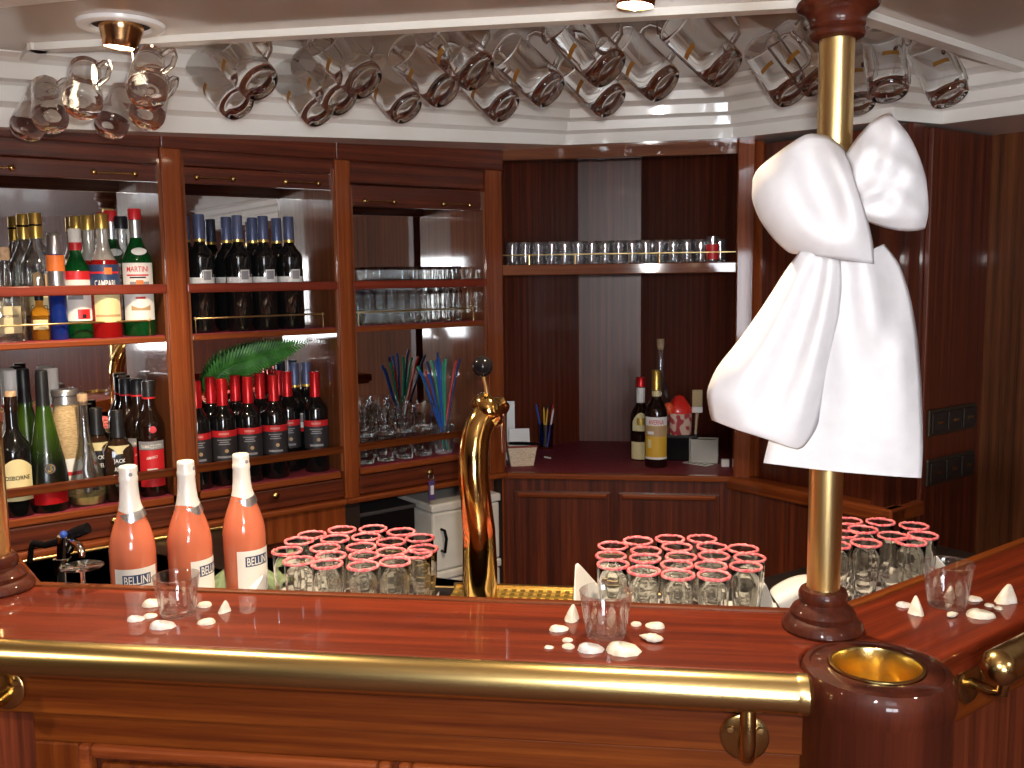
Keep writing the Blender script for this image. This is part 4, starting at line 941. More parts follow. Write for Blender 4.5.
shells([(152, 605, 'c', 24, .6, SHELL, 'large cream clam shell leaning by the glass'), (134, 620, 'c', 17, .3, SHELL2, 'small grey shell furthest from the glass'), (149, 617, 'c', 14, 1, SHELL, 'small rounded white shell in front of the large cream one'), (160, 627, 'c', 26, .2, SHELL2, 'flat pale violet shell nearest the brass rail'),
        (164, 601, 'c', 11, 2, SHELL, 'tiny tan shell behind the glass'), (205, 606, 'c', 18, 2.2, SHELL, 'round cream shell just right of the glass'), (224, 612, 'k', 14, 1, SHELL, 'white pointed shell at the right end of the group'), (208, 623, 'c', 19, 3, SHELL, 'smooth white oval shell in front of the glass')],
       'by the left tumbler', 'shells round the left tumbler')
shells([(572, 620, 'k', 19, 1.2, SHELL, 'white pointed shell standing up left of the glass'), (557, 630, 'c', 20, .4, SHELL, 'round white shell on the far left'), (548, 648, 'c', 10, .4, SHELL, 'tiny white shell by itself'), (567, 641, 'c', 12, 1.2, SHELL, 'small round shell, upper of a touching pair'), (569, 647.5, 'c', 14, 2.2, SHELL, 'small round shell, lower of a touching pair'),
        (588, 650, 'c', 27, .2, SHELL2, 'flat violet-grey shell in front of the glass'), (620, 651, 'c', 35, 0, SHELL, 'largest flat cream shell nearest the rail'), (636, 625, 'c', 13, 1.5, SHELL, 'small white shell close behind the glass on its right'), (657, 627, 'c', 20, 2.8, SHELL, 'smooth oval shell at the right end'), (651, 641, 'w', 27, 2.9, SHELL, 'ridged spiral shell lying on its side')],
       'by the middle tumbler', 'shells round the middle tumbler')
shells([(916, 613, 'k', 21, 1.5, SHELL, 'tall white cone-shaped shell left of the glass'), (950, 598, 'k', 15, 1, SHELL, 'white pointed shell seen through the glass'), (953, 617, 'w', 17, .7, SHELL, 'small twisted white shell in front of the glass'), (978, 616, 'c', 29, .2, SHELL, 'long flat white shell nearest the viewer'),
        (973, 600, 'c', 17, .4, SHELL, 'oval white shell right behind the glass'), (989, 606, 'c', 11, 1, SHELL, 'tiny round shell, left of a touching pair'), (999, 609, 'c', 10, 2, SHELL, 'tiny round shell, right of a touching pair'), (1005, 602, 'k', 23, .3, SHELL, 'big white triangular shell at the right end'), (903, 606, 'c', 17, .3, SHELL2, 'dull tan shell behind the cone-shaped one')],
       'by the right tumbler', 'shells round the right tumbler')

# ================================================================== hanging beer mugs
mp = [(0, .005), (.022, .005), (.028, .001), (.034, 0), (.0385, .003), (.041, .012), (.0425, .05), (.0428, .144), (.0420, .147), (.0405, .146), (.0392, .14), (.0388, .05), (.036, .020), (.030, .015), (0, .014)]
g0 = thing('beer_mug', '', 'beer mug')
MB().lathe(mp, 40).build('bowl', GLASS, g0, smooth=60)
hp = [(.0405, 0, .122), (.052, 0, .128), (.066, 0, .122), (.0735, 0, .104), (.075, 0, .080), (.071, 0, .056), (.060, 0, .040), (.0405, 0, .036)]
MB().tube(hp, [.006, .0052, .0055, .006, .0062, .006, .0055, .0065], 12).build('handle', GLASS, g0, smooth=60)
lg = patch_cyl(.0432, .066, .076, .40, -PI / 2 + .9).build('logo', pbr('gold_print', (.34, .16, .03), .35, .5), g0, smooth=180, fix=False)
st = Stock(g0)
hk = thing('glass_hook', '', 'hook'); MB().tube([(0, 0, 0), (0, 0, -.02), (.002, 0, -.034), (.010, 0, -.040), (.018, 0, -.034), (.019, 0, -.022)], .0022, 8).build('hook', CHROME, hk, smooth=60)
MB().lathe([(0, -.004), (.007, -.003), (.008, 0), (0, 0)], 16).build('plate', CHROME, hk, smooth=40)
sth = Stock(hk)
def mug(px, py, zb, mouth, lab, grp, hand, s=1.12):
    zb += .045; p = on_z(px, py, zb)
    z = Vector(mouth).normalized(); h = Vector(hand); x = (h - z * h.dot(z)).normalized(); y = z.cross(x)
    M = Matrix((x, y, z)).transposed(); e = M.to_euler()
    st.put(p, e, lab, grp, s)
    q = p + M @ (Vector((.072, 0, .092)) * s)
    sth.put((q.x - .010, q.y, ZUP), rnd.uniform(-.4, .4), 'chrome ceiling hook for the mug ' + lab.split(', ', 1)[1], 'chrome hooks for the mugs')
T = Vector((-.66, .30, .69)); H = (.8, -.1, .6)
mugs = [(240, 106, 2.005, 'lower row, first from the round-bottomed glasses'), (321, 114, 2.005, 'lower row, second along'), (409, 111, 2.005, 'lower row, third along'), (507, 109, 2.005, 'lower row, fourth along'), (613, 104, 2.005, 'lower row, just right of the cornice corner'),
        (262, 86, 2.012, 'upper row, first from the round-bottomed glasses'), (343, 102, 2.012, 'upper row, overlapping the second of the lower row'), (367, 84, 2.012, 'upper row, third along'), (447, 93, 2.012, 'upper row, fourth along'), (480, 75, 2.012, 'upper row, fifth along'),
        (552, 93, 2.012, 'upper row, left of the cornice corner'), (611, 72, 2.012, 'upper row, showing its round base'), (666, 87, 2.012, 'upper row, left of the bright mug'), (728, 72, 2.012, 'the bright one catching the window light')]
for px, py, z, w in mugs: mug(px, py, z, T + Vector((rnd.uniform(-.04, .04), rnd.uniform(-.04, .04), 0)), 'glass beer mug hanging from the ceiling, ' + w, 'tilted beer mugs hanging in two rows', H)
mug(794, 95, 2.01, (-.42, .42, .8), 'glass beer mug hanging from the ceiling, nearest the brass pole on its left', 'tilted beer mugs hanging in two rows', (.8, .1, .5))
mug(822, 84, 2.02, (-.5, .36, .8), 'glass beer mug hanging from the ceiling, half hidden by the brass pole', 'tilted beer mugs hanging in two rows', (.8, .1, .5))
mug(858, 108, 2.005, (-.08, .42, .9), 'glass beer mug hanging from the ceiling, just right of the brass pole', 'upright beer mugs right of the pole', (.6, .6, .3))
mug(889, 94, 2.003, (-.02, .42, .9), 'glass beer mug hanging from the ceiling, second right of the pole with dark print', 'upright beer mugs right of the pole', (.6, .7, .3))
mug(951, 99, 2.005, (-.26, .40, .88), 'glass beer mug hanging from the ceiling, furthest right by itself', 'upright beer mugs right of the pole', (.7, .6, .3))
bp_ = [(0, .006), (.012, .004), (.024, .006), (.033, .014), (.0365, .026), (.0365, .040), (.033, .075), (.030, .105), (.0305, .140), (.0295, .1415), (.0285, .14), (.0280, .105), (.031, .075), (.0335, .040), (.032, .028), (.022, .018), (0, .016)]
g1 = thing('beer_glass', '', 'beer glass'); MB().lathe(bp_, 36).build('bowl', GLASS, g1, smooth=60)
MB().tube([(.0285, 0, .125), (.045, 0, .128), (.058, 0, .115), (.061, 0, .09), (.055, 0, .065), (.035, 0, .058)], .005, 10).build('handle', GLASS, g1, smooth=60)
st1 = Stock(g1)
for px, py, mth, lab in ((25, 130, (-.1, .55, .62), 'lowest on the far left'), (53, 120, (-.42, .55, .62), 'second from the left'), (83, 105, (-.28, .6, .62), 'highest, in the middle'), (109, 127, (-.08, .6, .62), 'lowest, right of the middle'), (145, 117, (-.1, .62, .62), 'lower one at the right end'), (148, 94, (-.28, .62, .6), 'upper one at the right end')):
    p = on_z(px - 1, py + 5, 1.962); z = Vector(mth).normalized(); h = Vector((.75, .2, .6)); x = (h - z * h.dot(z)).normalized(); M = Matrix((x, z.cross(x), z)).transposed()
    st1.put(p, M.to_euler(), 'round-bottomed beer glass hanging over the left cabinet, ' + lab, 'round-bottomed glasses hanging at the left')
    q = p + M @ Vector((.058, 0, .1)); sth.put((q.x - .010, q.y, ZUP), 0, 'chrome ceiling hook for the round-bottomed glass, ' + lab, 'chrome hooks for the round glasses')

# ================================================================== white bow on the pole
def P(px, py, dy): return on_y(px, py, 1.405 + dy)
bow = thing('ribbon_bow', 'big stiff white ribbon bow tied round the brass pole', 'bow', (.267, 1.41, 1.66))
def cloth(name, rows, th=.0012, sub=2, crease=.3):
    k = len(rows[0]); vs = [tuple(p - Vector(bow.location)) for r in rows for p in r]; fs = []
    for i in range(len(rows) - 1):
        for j in range(k - 1): fs.append((i * k + j, i * k + j + 1, (i + 1) * k + j + 1, (i + 1) * k + j))
    o = MB().add(vs, fs).build(name, FABRIC, bow, smooth=180, sub=sub, solid=th); o.modifiers['s'].boundary_smooth = 'PRESERVE_CORNERS'
    cr_ = o.data.attributes.new('crease_edge', 'FLOAT', 'EDGE'); cr_.data.foreach_set('value', [crease] * len(o.data.edges)); return o
# left loop: front face, fold, back face
L_ = lambda *r: [P(*q) for q in r]
cloth('left_loop', [
    L_((846, 150, .02), (828, 135, .0), (806, 133, -.01), (780, 151, -.01), (757, 169, .0), (751, 184, .015), (775, 165, .03), (810, 148, .035), (846, 156, .03)),
    L_((850, 166, -.035), (834, 158, -.062), (810, 160, -.022), (786, 170, -.052), (764, 183, -.035), (747, 201, .0), (780, 190, .025), (815, 170, .032), (850, 170, .028)),
    L_((858, 190, -.058), (845, 185, -.080), (822, 190, -.028), (796, 197, -.070), (772, 206, -.05), (754, 221, .0), (790, 210, .022), (822, 195, .030), (858, 192, .024)),
    L_((867, 218, -.060), (853, 212, -.090), (834, 216, -.050), (808, 222, -.082), (786, 230, -.055), (769, 241, .0), (800, 230, .018), (830, 220, .026), (864, 216, .02)),
    L_((873, 242, -.045), (857, 238, -.076), (838, 240, -.082), (818, 243, -.068), (798, 246, -.040), (786, 255, .0), (810, 248, .014), (836, 242, .02), (868, 240, .016)),
    L_((874, 264, -.035), (858, 262, -.046), (842, 260, -.052), (824, 257, -.046), (808, 254, -.028), (801, 254, .0), (818, 254, .010), (840, 254, .015), (870, 258, .012)),
])
cloth('right_loop', [
    L_((846, 154, -.01), (858, 136, -.01), (871, 122, -.005), (884, 114, .0), (893, 113, .01), (880, 124, .03), (866, 138, .04), (852, 154, .045)),
    L_((852, 170, -.03), (866, 152, -.058), (882, 138, -.018), (898, 130, -.050), (914, 137, .005), (888, 142, .035), (870, 152, .045), (855, 164, .045)),
    L_((857, 186, -.04), (870, 172, -.022), (888, 162, -.075), (904, 154, -.022), (924, 158, .0), (898, 160, .04), (876, 168, .045), (858, 180, .045)),
    L_((861, 197, -.045), (878, 190, -.068), (896, 180, -.030), (911, 174, -.055), (930, 177, .0), (902, 178, .04), (880, 184, .045), (861, 192, .045)),
    L_((863, 207, -.04), (882, 203, -.025), (900, 198, -.065), (916, 195, -.018), (932, 197, .0), (906, 196, .035), (882, 198, .04), (864, 202, .04)),
    L_((863, 214, -.030), (884, 216, -.055), (902, 216, -.040), (918, 214, -.042), (932, 214, .0), (908, 208, .03), (884, 208, .035), (866, 208, .035)),
    L_((861, 219, -.015), (882, 227, -.020), (900, 231, -.015), (916, 231, -.010), (928, 228, .005), (908, 220, .02), (884, 216, .025), (867, 213, .03)),
])
cloth('left_tail', [
    L_((801, 250, -.026), (812, 253, -.040), (822, 256, -.030), (830, 258, -.050), (840, 259, -.036)),
    L_((786, 270, -.020), (802, 274, -.052), (817, 276, -.022), (829, 279, -.060), (842, 284, -.030)),
    L_((766, 302, -.014), (787, 306, -.060), (808, 312, -.022), (822, 316, -.072), (838, 322, -.026)),
    L_((741, 338, -.016), (768, 344, -.070), (794, 352, -.030), (812, 358, -.078), (832, 364, -.026)),
    L_((716, 368, -.026), (747, 379, -.074), (777, 388, -.042), (801, 396, -.078), (824, 404, -.030)),
    L_((706, 392, -.032), (735, 404, -.066), (766, 414, -.054), (794, 424, -.072), (816, 430, -.036)),
    L_((710, 415, -.016), (736, 425, -.048), (764, 434, -.060), (789, 443, -.060), (804, 447, -.042)),
    L_((712, 420, -.014), (737, 430, -.044), (764, 438, -.056), (789, 447, -.056), (798, 449, -.042)),
])
cloth('right_tail', [
    L_((815, 256, -.008), (830, 258, -.034), (846, 258, -.022), (862, 256, -.040), (875, 248, -.014), (884, 244, .006)),
    L_((806, 284, -.006), (827, 290, -.040), (846, 288, -.018), (867, 284, -.055), (886, 272, -.008), (900, 264, .010)),
    L_((797, 320, -.008), (824, 328, -.046), (846, 328, -.016), (872, 322, -.062), (896, 314, -.010), (911, 299, .012)),
    L_((788, 360, -.008), (820, 366, -.048), (846, 366, -.016), (876, 360, -.020), (899, 352, -.044), (918, 340, .0)),
    L_((778, 404, -.010), (814, 408, -.042), (846, 410, -.020), (878, 408, -.024), (902, 404, -.030), (922, 396, -.002)),
    L_((769, 440, -.014), (807, 446, -.034), (843, 449, -.024), (877, 450, -.026), (903, 450, -.024), (923, 448, -.008)),
    L_((764, 460, -.018), (804, 466, -.028), (840, 470, -.026), (876, 473, -.026), (902, 475, -.020), (921.5, 476, -.012)),
    L_((763.5, 463, -.018), (804, 468, -.028), (840, 472, -.026), (876, 475, -.026), (902, 477, -.020), (921, 478, -.012)),
])
kn = MB(); c = P(862, 240, 0) - Vector(bow.location)
kn.tube([(.0 + .036 * math.cos(a), .040 + .036 * math.sin(a), c.z + .01 * math.sin(2 * a)) for a in [i * 2 * PI / 24 for i in range(24)]], [.012] * 24, 8, closed=True)
kn.v = [(x, y, c.z + (z - c.z) * 1.6) for x, y, z in kn.v]
kn.build('knot_band', FABRIC, bow, smooth=60)

# ================================================================== beer tap
tz = WT
TB = on_z(480, 604, WT + .1); TY = 1.80
def Q(px, py, dy=0): return on_y(px, py, TY + dy)
tp0 = Q(480, 600); tap = thing('beer_tap', 'polished brass swan-neck beer tap with a black ball lever', 'beer tap', (tp0.x, TY, tz))
o_ = Vector(tap.location)
sp = [(480, 626, 0), (480, 600, 0), (480, 565, 0), (479, 530, 0), (476, 500, 0), (473.5, 475, 0), (473.5, 455, .005), (475, 440, .012), (479, 426, .022), (485, 415, .035), (492, 408, .05), (499, 406, .062), (505, 409, .072)]
wd = [.0345, .0350, .0340, .0320, .0300, .0295, .0292, .0288, .0282, .0275, .025, .020, .014]
m = MB(); m.tube([Q(*q) - o_ for q in sp], wd, 28)
TAPB = pbr('tap_brass', (.72, .46, .15), .10, 1)
m.build('column', TAPB, tap, smooth=70)
b0 = Q(480, 626) - o_
MB().lathe([(0, 0), (.055, 0), (.057, .006), (.05, .012), (.042, .018), (.038, .024), (0, .024)], 36, Matrix.Translation((b0.x, b0.y, 0))).build('base', TAPB, tap, smooth=40)
MB().tube([(b0.x, b0.y, .01), b0 + Vector((0, 0, .004))], .034, 28).build('stem', TAPB, tap, smooth=60) if b0.z > .02 else None
c0 = Q(489, 410, .045) - o_
MB().lathe([(0, -.024), (.028, -.024), (.034, -.018), (.0375, -.008), (.0375, .004), (.033, .012), (.022, .017), (.014, .022), (.013, .034), (.010, .037), (.008, .034), (0, .033)], 28, Matrix.Translation(c0) @ Matrix.Rotation(math.radians(62), 4, 'Y') @ Matrix.Rotation(math.radians(-25), 4, 'X')).build('collar', TAPB, tap, smooth=40)
lv = MB(); a_, b_ = Q(488, 402, .04) - o_, Q(482.5, 372, .03) - o_
lv.tube([a_, (a_ + b_) / 2 + Vector((.002, 0, 0)), b_], [.006, .0042, .004], 12); le = lv.build('lever', BRASS, tap, smooth=60)
MB().sphere(Q(482.5, 366.5, .03) - o_, .0205, 24).build('knob', BLACKP, le, smooth=180)
s0, s1 = Q(503, 412, .075) - o_, Q(504.5, 452, .075) - o_
MB().tube([s0, (s0 + s1) / 2, s1], [.008, .0062, .006], 14).build('spout', CHROME, tap, smooth=60)

# drip mat behind the tap
t = thing('drip_tray', 'perforated brass drip tray on the worktop between the tap and the middle flutes', 'tray', (-.27, 1.86, WT))
m = MB(); m.box(-.14, .12, -.16, .135, 0, .006); m.build('tray', BLACK, t)
g = MB()
for i in range(14): x = -.135 + .25 * i / 13; g.box(x - .0045, x + .0045, -.155, .13, .006, .012)
for i in range(12): y = -.15 + .275 * i / 11; g.box(-.14, .12, y - .004, y + .004, .007, .013)
g.build('grid', GOLDFOIL, t)
e = MB(); e.box(-.145, .125, .130, .140, 0, .018); e.build('rim', BRASS, t)

# ================================================================== sink corner, left
p = on_z(66, 585, WT); 
t = thing('sink_mixer_tap', 'chrome sink mixer tap with black lever handles, left behind the bar', 'tap', (0, 0, 0))
SY = 1.86
def S(px, py, dy=0): return on_y(px, py, SY + dy)
base = S(63, 572); t.location = (base.x, SY, WT); o_ = Vector(t.location)
MB().lathe([(0, 0), (.026, 0), (.026, .006), (.020, .010), (.017, .05), (.019, .06), (.019, .09), (0, .095)], 24).build('body', CHROME, t, smooth=40)
hub = Vector((0, 0, .10)); h0 = S(64, 536) - o_
MB().tube([(0, 0, .06), (h0.x, h0.y, max(.1, h0.z))], .014, 16).build('stem', CHROME, t, smooth=60)
MB().tube([h0 + Vector((.01, 0, -.03)), S(72, 541, -.02) - o_, S(79, 546, -.05) - o_, S(82, 553, -.06) - o_, S(82, 557, -.06) - o_], [.009, .0085, .008, .0075, .007], 14).build('spout', CHROME, t, smooth=60)
b = MB().tube([S(60, 541) - o_, S(45, 545) - o_, S(33, 543) - o_], [.009, .008, .007], 12).build('lever', BLACKP, t, smooth=60)
MB().tube([S(33, 543) - o_, S(31, 550) - o_, S(30, 562) - o_], [.007, .006, .006], 10).build('lever_tip', BLACKP, b, smooth=60)
MB().tube([S(70, 535) - o_, S(80, 531) - o_, S(88, 528) - o_], [.012, .013, .012], 14).build('handle', BLACKP, t, smooth=60)
MB().sphere(S(63.5, 534.5, -.018) - o_, .0085, 14).build('cold_mark', pbr('blue_mark', (.03, .08, .4), .2, 0, .6), t, smooth=180)
t = thing('sink_basin', 'dark steel sink basin under the mixer tap', 'sink', (base.x + .02, SY - .12, WT))
MB().lathe([(.105, .001), (.125, .001), (.128, .004), (.118, .007), (.112, .004), (.105, .001)], 40).build('rim', STEEL, t, smooth=50)
MB().lathe([(0, .0012), (.106, .0012), (.106, .0008), (0, .0008)], 40).build('bowl', BLACKP, t)
# upside-down wine glass
p = at_depth(82, 566, 1.69); t = thing('wine_glass', 'wine glass standing upside down beside the mixer tap', 'glass', (p.x, p.y, WT))
hz = p.z - WT
MB().lathe([(.030, 0), (.034, .03), (.034, .055), (.026, .078), (.008, .092), (.0038, .098), (.0036, hz - .014), (.007, hz - .006), (.0355, hz - .0015), (.0365, hz), (.035, hz + .001), (0, hz + .001), (0, .095), (.006, .090), (.0245, .0765), (.0325, .055), (.0325, .03), (.029, 0)], 36).build('bowl', GLASS, t, smooth=50)

# green cloth
rows = []
for i in range(7):
    rows.append([])
    for j in range(7):
        u, v = i / 6 - .5, j / 6 - .5; h = .05 * math.cos(PI * u) * math.cos(PI * v) + .012 * math.sin(9 * u + 5 * v) * math.cos(PI * u) * math.cos(PI * v)
        rows[-1].append((-.80 + .17 * u, 2.05 + .16 * v + .02 * u, WT + .004 + max(0, h) + .022 * math.exp(-((u + .1) ** 2 + v * v) * 20)))
q = on_z(288, 534, WT + .05); off = q - Vector((-.80, 2.05, WT + .05))
rows = [[Vector(p) + Vector((off.x, min(off.y, -.09), 0)) for p in r] for r in rows]
leaf_sheet('bar_cloth', rows, CLOTHG, 'crumpled green cloth between the right-hand peach bottle and the flutes', 'cloth', th=.003)

# ================================================================== cooler boxes in the open compartment, crate
def box_(name, lab, a0_, a1_, b0_, b1_, z0, z1):
    o = R45(a0_, b0_, z0); t = thing(name, lab, 'box', o, PI / 4, 'white plastic boxes under the glass cabinet')
    w, d, h = a1_ - a0_, b1_ - b0_, z1 - z0
    MB().box(0, w, 0, d, 0, h - .03).build('tub', PLASTW, t, bevel=.008)
    MB().box(-.004, w + .004, -.004, d + .004, h - .028, h).build('lid', PLASTW, t, bevel=.006)
    for s in (.12, .80):
        x = w * s; y = -.012
        MB().tube([(x, .0, h * .62), (x, -.02, h * .62), (x + .004, -.024, h * .5), (x, -.02, h * .3), (x, 0, h * .3)], .005, 8).build('handle', BLACKP, t, smooth=60)
    return t
box_('plastic_box', 'white plastic box with black handles, upper of two stacked under the glass cabinet', 1.60, 1.868, FB - .02, FB + .21, .680, .905)
box_('plastic_box', 'white plastic box, lower of two stacked under the glass cabinet', 1.60, 1.868, FB - .02, FB + .21, .452, .678)
t = thing('storage_crate', 'dark plastic crate left of the stacked white boxes', 'crate', R45(1.37, FB + .04, .451), PI / 4)
m = MB(); w, d, h = .20, .2, .44; m.box(0, w, 0, .012, 0, h); m.box(0, w, d - .012, d, 0, h); m.box(0, .012, .012, d - .012, 0, h); m.box(w - .012, w, .012, d - .012, 0, h); m.box(.012, w - .012, .012, d - .012, 0, .012)
m.build('tub', BLACKP, t, bevel=.003); MB().box(-.004, w + .004, -.004, d + .004, h, h + .012).build('lid', pbr('grey_lid', (.06, .055, .06), .4), t, bevel=.003)

# key with a purple tag on the drawer knob
kp = R45(A0[2] + .245, FB - .024, 1.002)
t = thing('key_tag', 'purple key tag hanging from the drawer knob of the glass cabinet', 'key', kp, PI / 4)
MB().tube([(.010 * math.cos(a), 0, .010 * math.sin(a) - .002) for a in [i * 2 * PI / 16 for i in range(16)]], .0012, 6, closed=True).build('ring', STEEL, t, smooth=60)
MB().tube([(.004, -.002, -.01), (.014, -.003, -.03)], .002, 6).build('key', STEEL, t, smooth=60)
MB().box(-.011, .011, -.005, -.001, -.078, -.015).build('tag', pbr('purple_tag', (.10, .06, .22), .4), t, bevel=.003)
MB().box(-.006, .006, -.0062, -.005, -.06, -.03).build('window', PAPER, t)

# ================================================================== things on the niche counter
p = on_z(520, 466, NZ); p.y += .03
t = thing('wicker_basket', 'small wicker basket holding papers and a pen, by the left niche post', 'basket', p, face_cam(p) + .15)
m = MB(); w0, w1, h = .038, .05, .070
for k in range(4):
    c = [(-1, -1), (1, -1), (1, 1), (-1, 1)]; (ax, ay), (bx, by) = c[k], c[(k + 1) % 4]
    m.add([(ax * w0, ay * w0 * .8, 0), (bx * w0, by * w0 * .8, 0), (bx * w1, by * w1 * .8, h), (ax * w1, ay * w1 * .8, h)], [(0, 1, 2, 3)])
m.add([(-w0, -w0 * .8, 0.002), (w0, -w0 * .8, .002), (w0, w0 * .8, .002), (-w0, w0 * .8, .002)], [(0, 1, 2, 3)])
m.build('basket', WICKER, t, solid=.004)
MB().tube([(-w1, -w1 * .8, h), (w1, -w1 * .8, h), (w1, w1 * .8, h), (-w1, w1 * .8, h)], .004, 8, closed=True).build('rim', pbr('rim_red', (.3, .06, .04), .6), t, smooth=60)
bp0 = Vector(p); RB = Matrix.Rotation(t.rotation_euler.z, 4, 'Z')
for nm, lab, cat, x0, y0, w, hh, zz, tilt, mt in (('note_pad', 'white note pad standing in the wicker basket', 'paper', .0, .018, .075, .105, .02, -.25, PAPER), ('order_card', 'white card leaning in the front of the wicker basket', 'paper', -.005, -.012, .074, .075, .02, -.30, PAPER)):
    b = MB(); b.box(-w / 2, w / 2, -.002, .002, 0, hh, Matrix.Rotation(tilt, 4, 'X'))
    q = RB @ Vector((x0, y0, zz)); tag(b.build(nm, mt, loc=bp0 + q, rotz=t.rotation_euler.z, bevel=.0005), lab, cat)
b = MB(); b.tube([(-.045, -.03, .083), (.0, -.024, .080), (.045, -.02, .076), (.062, -.018, .074)], [.0055, .006, .0055, .002], 10)
tag(b.build('pen', BLACKP, loc=bp0, rotz=t.rotation_euler.z, smooth=50), 'black pen lying across the wicker basket', 'pen')
b = MB(); b.tube([(0, 0, 0), (.03, -.008, 0)], .003, 8); q = on_z(550, 457, NZ + .004); tag(b.build('pen', PAPER, loc=(q.x - .02, q.y, NZ + .0035), rotz=-.4, smooth=50), 'short white pen lying on the counter beside the basket', 'pen')
q = on_z(508, 447, NZ); c_ = MB(); c_.box(-.018, .018, 0, .002, 0, .215); tag(c_.build('white_card', PAPER, loc=(on_y(510, 430, 3.40).x, 3.40, NZ), rotz=face_cam(q)), 'tall narrow white card standing behind the wicker basket', 'card')
q = on_z(503, 462, NZ); c_ = MB(); c_.box(-.006, .006, 0, .05, 0, .10); tag(c_.build('menu_booklet', PAPER, loc=(on_y(504.5, 430, 3.27).x, 3.235, NZ), rotz=.2), 'thin white booklet upright between the basket and the niche post', 'booklet')
p = on_z(546, 448, NZ)
t = thing('pencil_cup', 'dark blue glass cup holding pencils on the niche counter', 'cup', p)
MB().lathe(glassprof(.032, .095, .027, .002, .006), 28).build('cup', thin_glass('blue_tinted_glass', (.55, .6, .85), base=.08), t, smooth=50)
MB().lathe([(0, 0), (.028, 0), (.030, .004), (.027, .007), (0, .007)], 28).build('foot', pbr('copper', (.6, .25, .12), .25, 1), t, smooth=40)
PC = [('yellow', YELLOW, -.012, -.01, .15, .10), ('yellow', YELLOW, -.004, -.012, .155, -.02), ('white', PAPER, .010, -.008, .15, .16), ('blue', SC['blue'], -.016, .006, .165, -.16), ('red', SC['red'], .012, .008, .165, .12), ('dark', SC['navy'], .0, .012, .16, .04)]
for i, (c, mt, x, y, L, tl) in enumerate(PC):
    b = MB(); b.tube([(0, 0, 0), (tl * L, 0, L - .012)], .0036, 6); b.tube([(tl * L, 0, L - .012), (tl * (L + .012), 0, L)], [.0036, .0005], 6)
    tag(b.build('pencil', mt, loc=(p.x + x * .6, p.y + y, NZ + .008)), '%s pencil in the blue cup%s' % (c, ('', ', the upright one', '', '', '', '')[i] if i != 0 else ', leaning left behind the upright yellow one'), 'pencil', 'pencils in the cup')
# dark box with a red-lidded sweet jar, brush
q = on_z(683, 462, NZ)
t = thing('dark_box', 'low black box behind the yellow-labelled bottle, under the sweet jar', 'box', (q.x, 3.47, NZ), -.1)
MB().box(-.055, .055, -.05, .06, 0, .082).build('box', BLACKP, t, bevel=.004); MB().box(-.057, .057, -.052, .062, .082, .094).build('lid', pbr('black_lid', (.02, .018, .018), .35), t, bevel=.003)
jz = NZ + .094; jx = on_y(679, 420, 3.46).x
t = thing('sweet_jar', 'patterned sweet jar with a bright red lid, on the black box', 'jar', (jx, 3.455, jz), .2); t.scale = (.78, .78, .95)
SW = noise_col(pbr('sweets', (.5, .2, .2), .3), (.45, .05, .06), (.7, .5, .38), 45, detail=0, lo=.45, hi=.55)
MB().lathe([(0, 0), (.050, 0), (.052, .003), (.054, .082), (0, .084)], 32, sq=(1, 4)).build('jar', SW, t, smooth=40)
MB().lathe([(0, .080), (.055, .080), (.057, .086), (.05, .105), (.036, .125), (.022, .142), (.0, .150)], 32, sq=(1, 3)).build('lid', pbr('red_lid', (.75, .03, .02), .3, 0, .4), t, smooth=50)
MB().sphere((-.055, -.03, .10), .024, 16).build('knob', pbr('orange_knob', (.9, .12, .04), .35), t, smooth=180)
q = on_y(697, 430, 3.42); t = thing('pastry_brush', 'wooden-handled brush with tan bristles standing upright beside the sweet jar', 'brush', (q.x, 3.45, NZ + .0945), 0)
MB().tube([(-.004, -.01, 0), (.0, -.008, .06), (.002, -.006, .085)], [.005, .006, .007], 12).build('handle', pbr('handle_wood', (.55, .38, .25), .4), t, smooth=60)
MB().box(-.018, .020, -.016, .004, .078, .100).build('ferrule', LABEL_WHITE, t, bevel=.003)
br = MB(); br.box(-.017, .019, -.015, .003, .10, .160); br.build('bristles', noise_col(pbr('bristle', (.5, .38, .2), .8), (.4, .28, .13), (.6, .46, .26), 300, (6, 6, .5)), t, bevel=.003)
q = on_z(709, 466, NZ)
t = thing('napkin_holder', 'brushed steel napkin holder on the niche counter by the right post', 'napkin holder', (q.x - .012, 3.405, NZ), -.12)
m = MB(); m.box(-.05, .048, -.025, -.022, 0, .085); m.box(-.05, .048, .022, .025, 0, .085); m.box(-.05, .048, -.025, .025, 0, .004); m.build('frame', STEEL, t, bevel=.001)
m = MB(); m.box(-.053, -.047, -.028, .028, 0, .088); m.build('side', STEEL, t, bevel=.002)
b = MB(); b.box(-.04, .04, -.018, .018, .004, .08); tag(b.build('napkin_stack', pbr('brown_napkins', (.12, .09, .06), .8), loc=(q.x - .012, 3.405, NZ + .0001), rotz=-.12), 'brown napkins inside the steel napkin holder', 'napkins')
q = on_z(698, 464, NZ); b = MB(); b.box(-.024, .024, -.05, .05, 0, .0015, Matrix.Rotation(math.radians(52), 4, 'Z'))
o = b.build('printed_card', LABEL_WHITE, loc=(q.x, q.y, NZ + .001)); tag(o, 'white printed card lying before the steel napkin holder', 'card')
m = MB()
for k in range(4): m.box(-.016, .016, -.035 + .02 * k, -.026 + .02 * k, .0016, .0019, Matrix.Rotation(math.radians(52), 4, 'Z'))
m.build('print', GREYP, o)
q = on_z(728, 468, NZ); b = MB(); b.box(-.014, .014, -.01, .01, 0, .028); tag(b.build('eraser', LABEL_WHITE, loc=(q.x - .008, q.y + .02, NZ), bevel=.004), 'small white block at the foot of the right niche post', 'block')

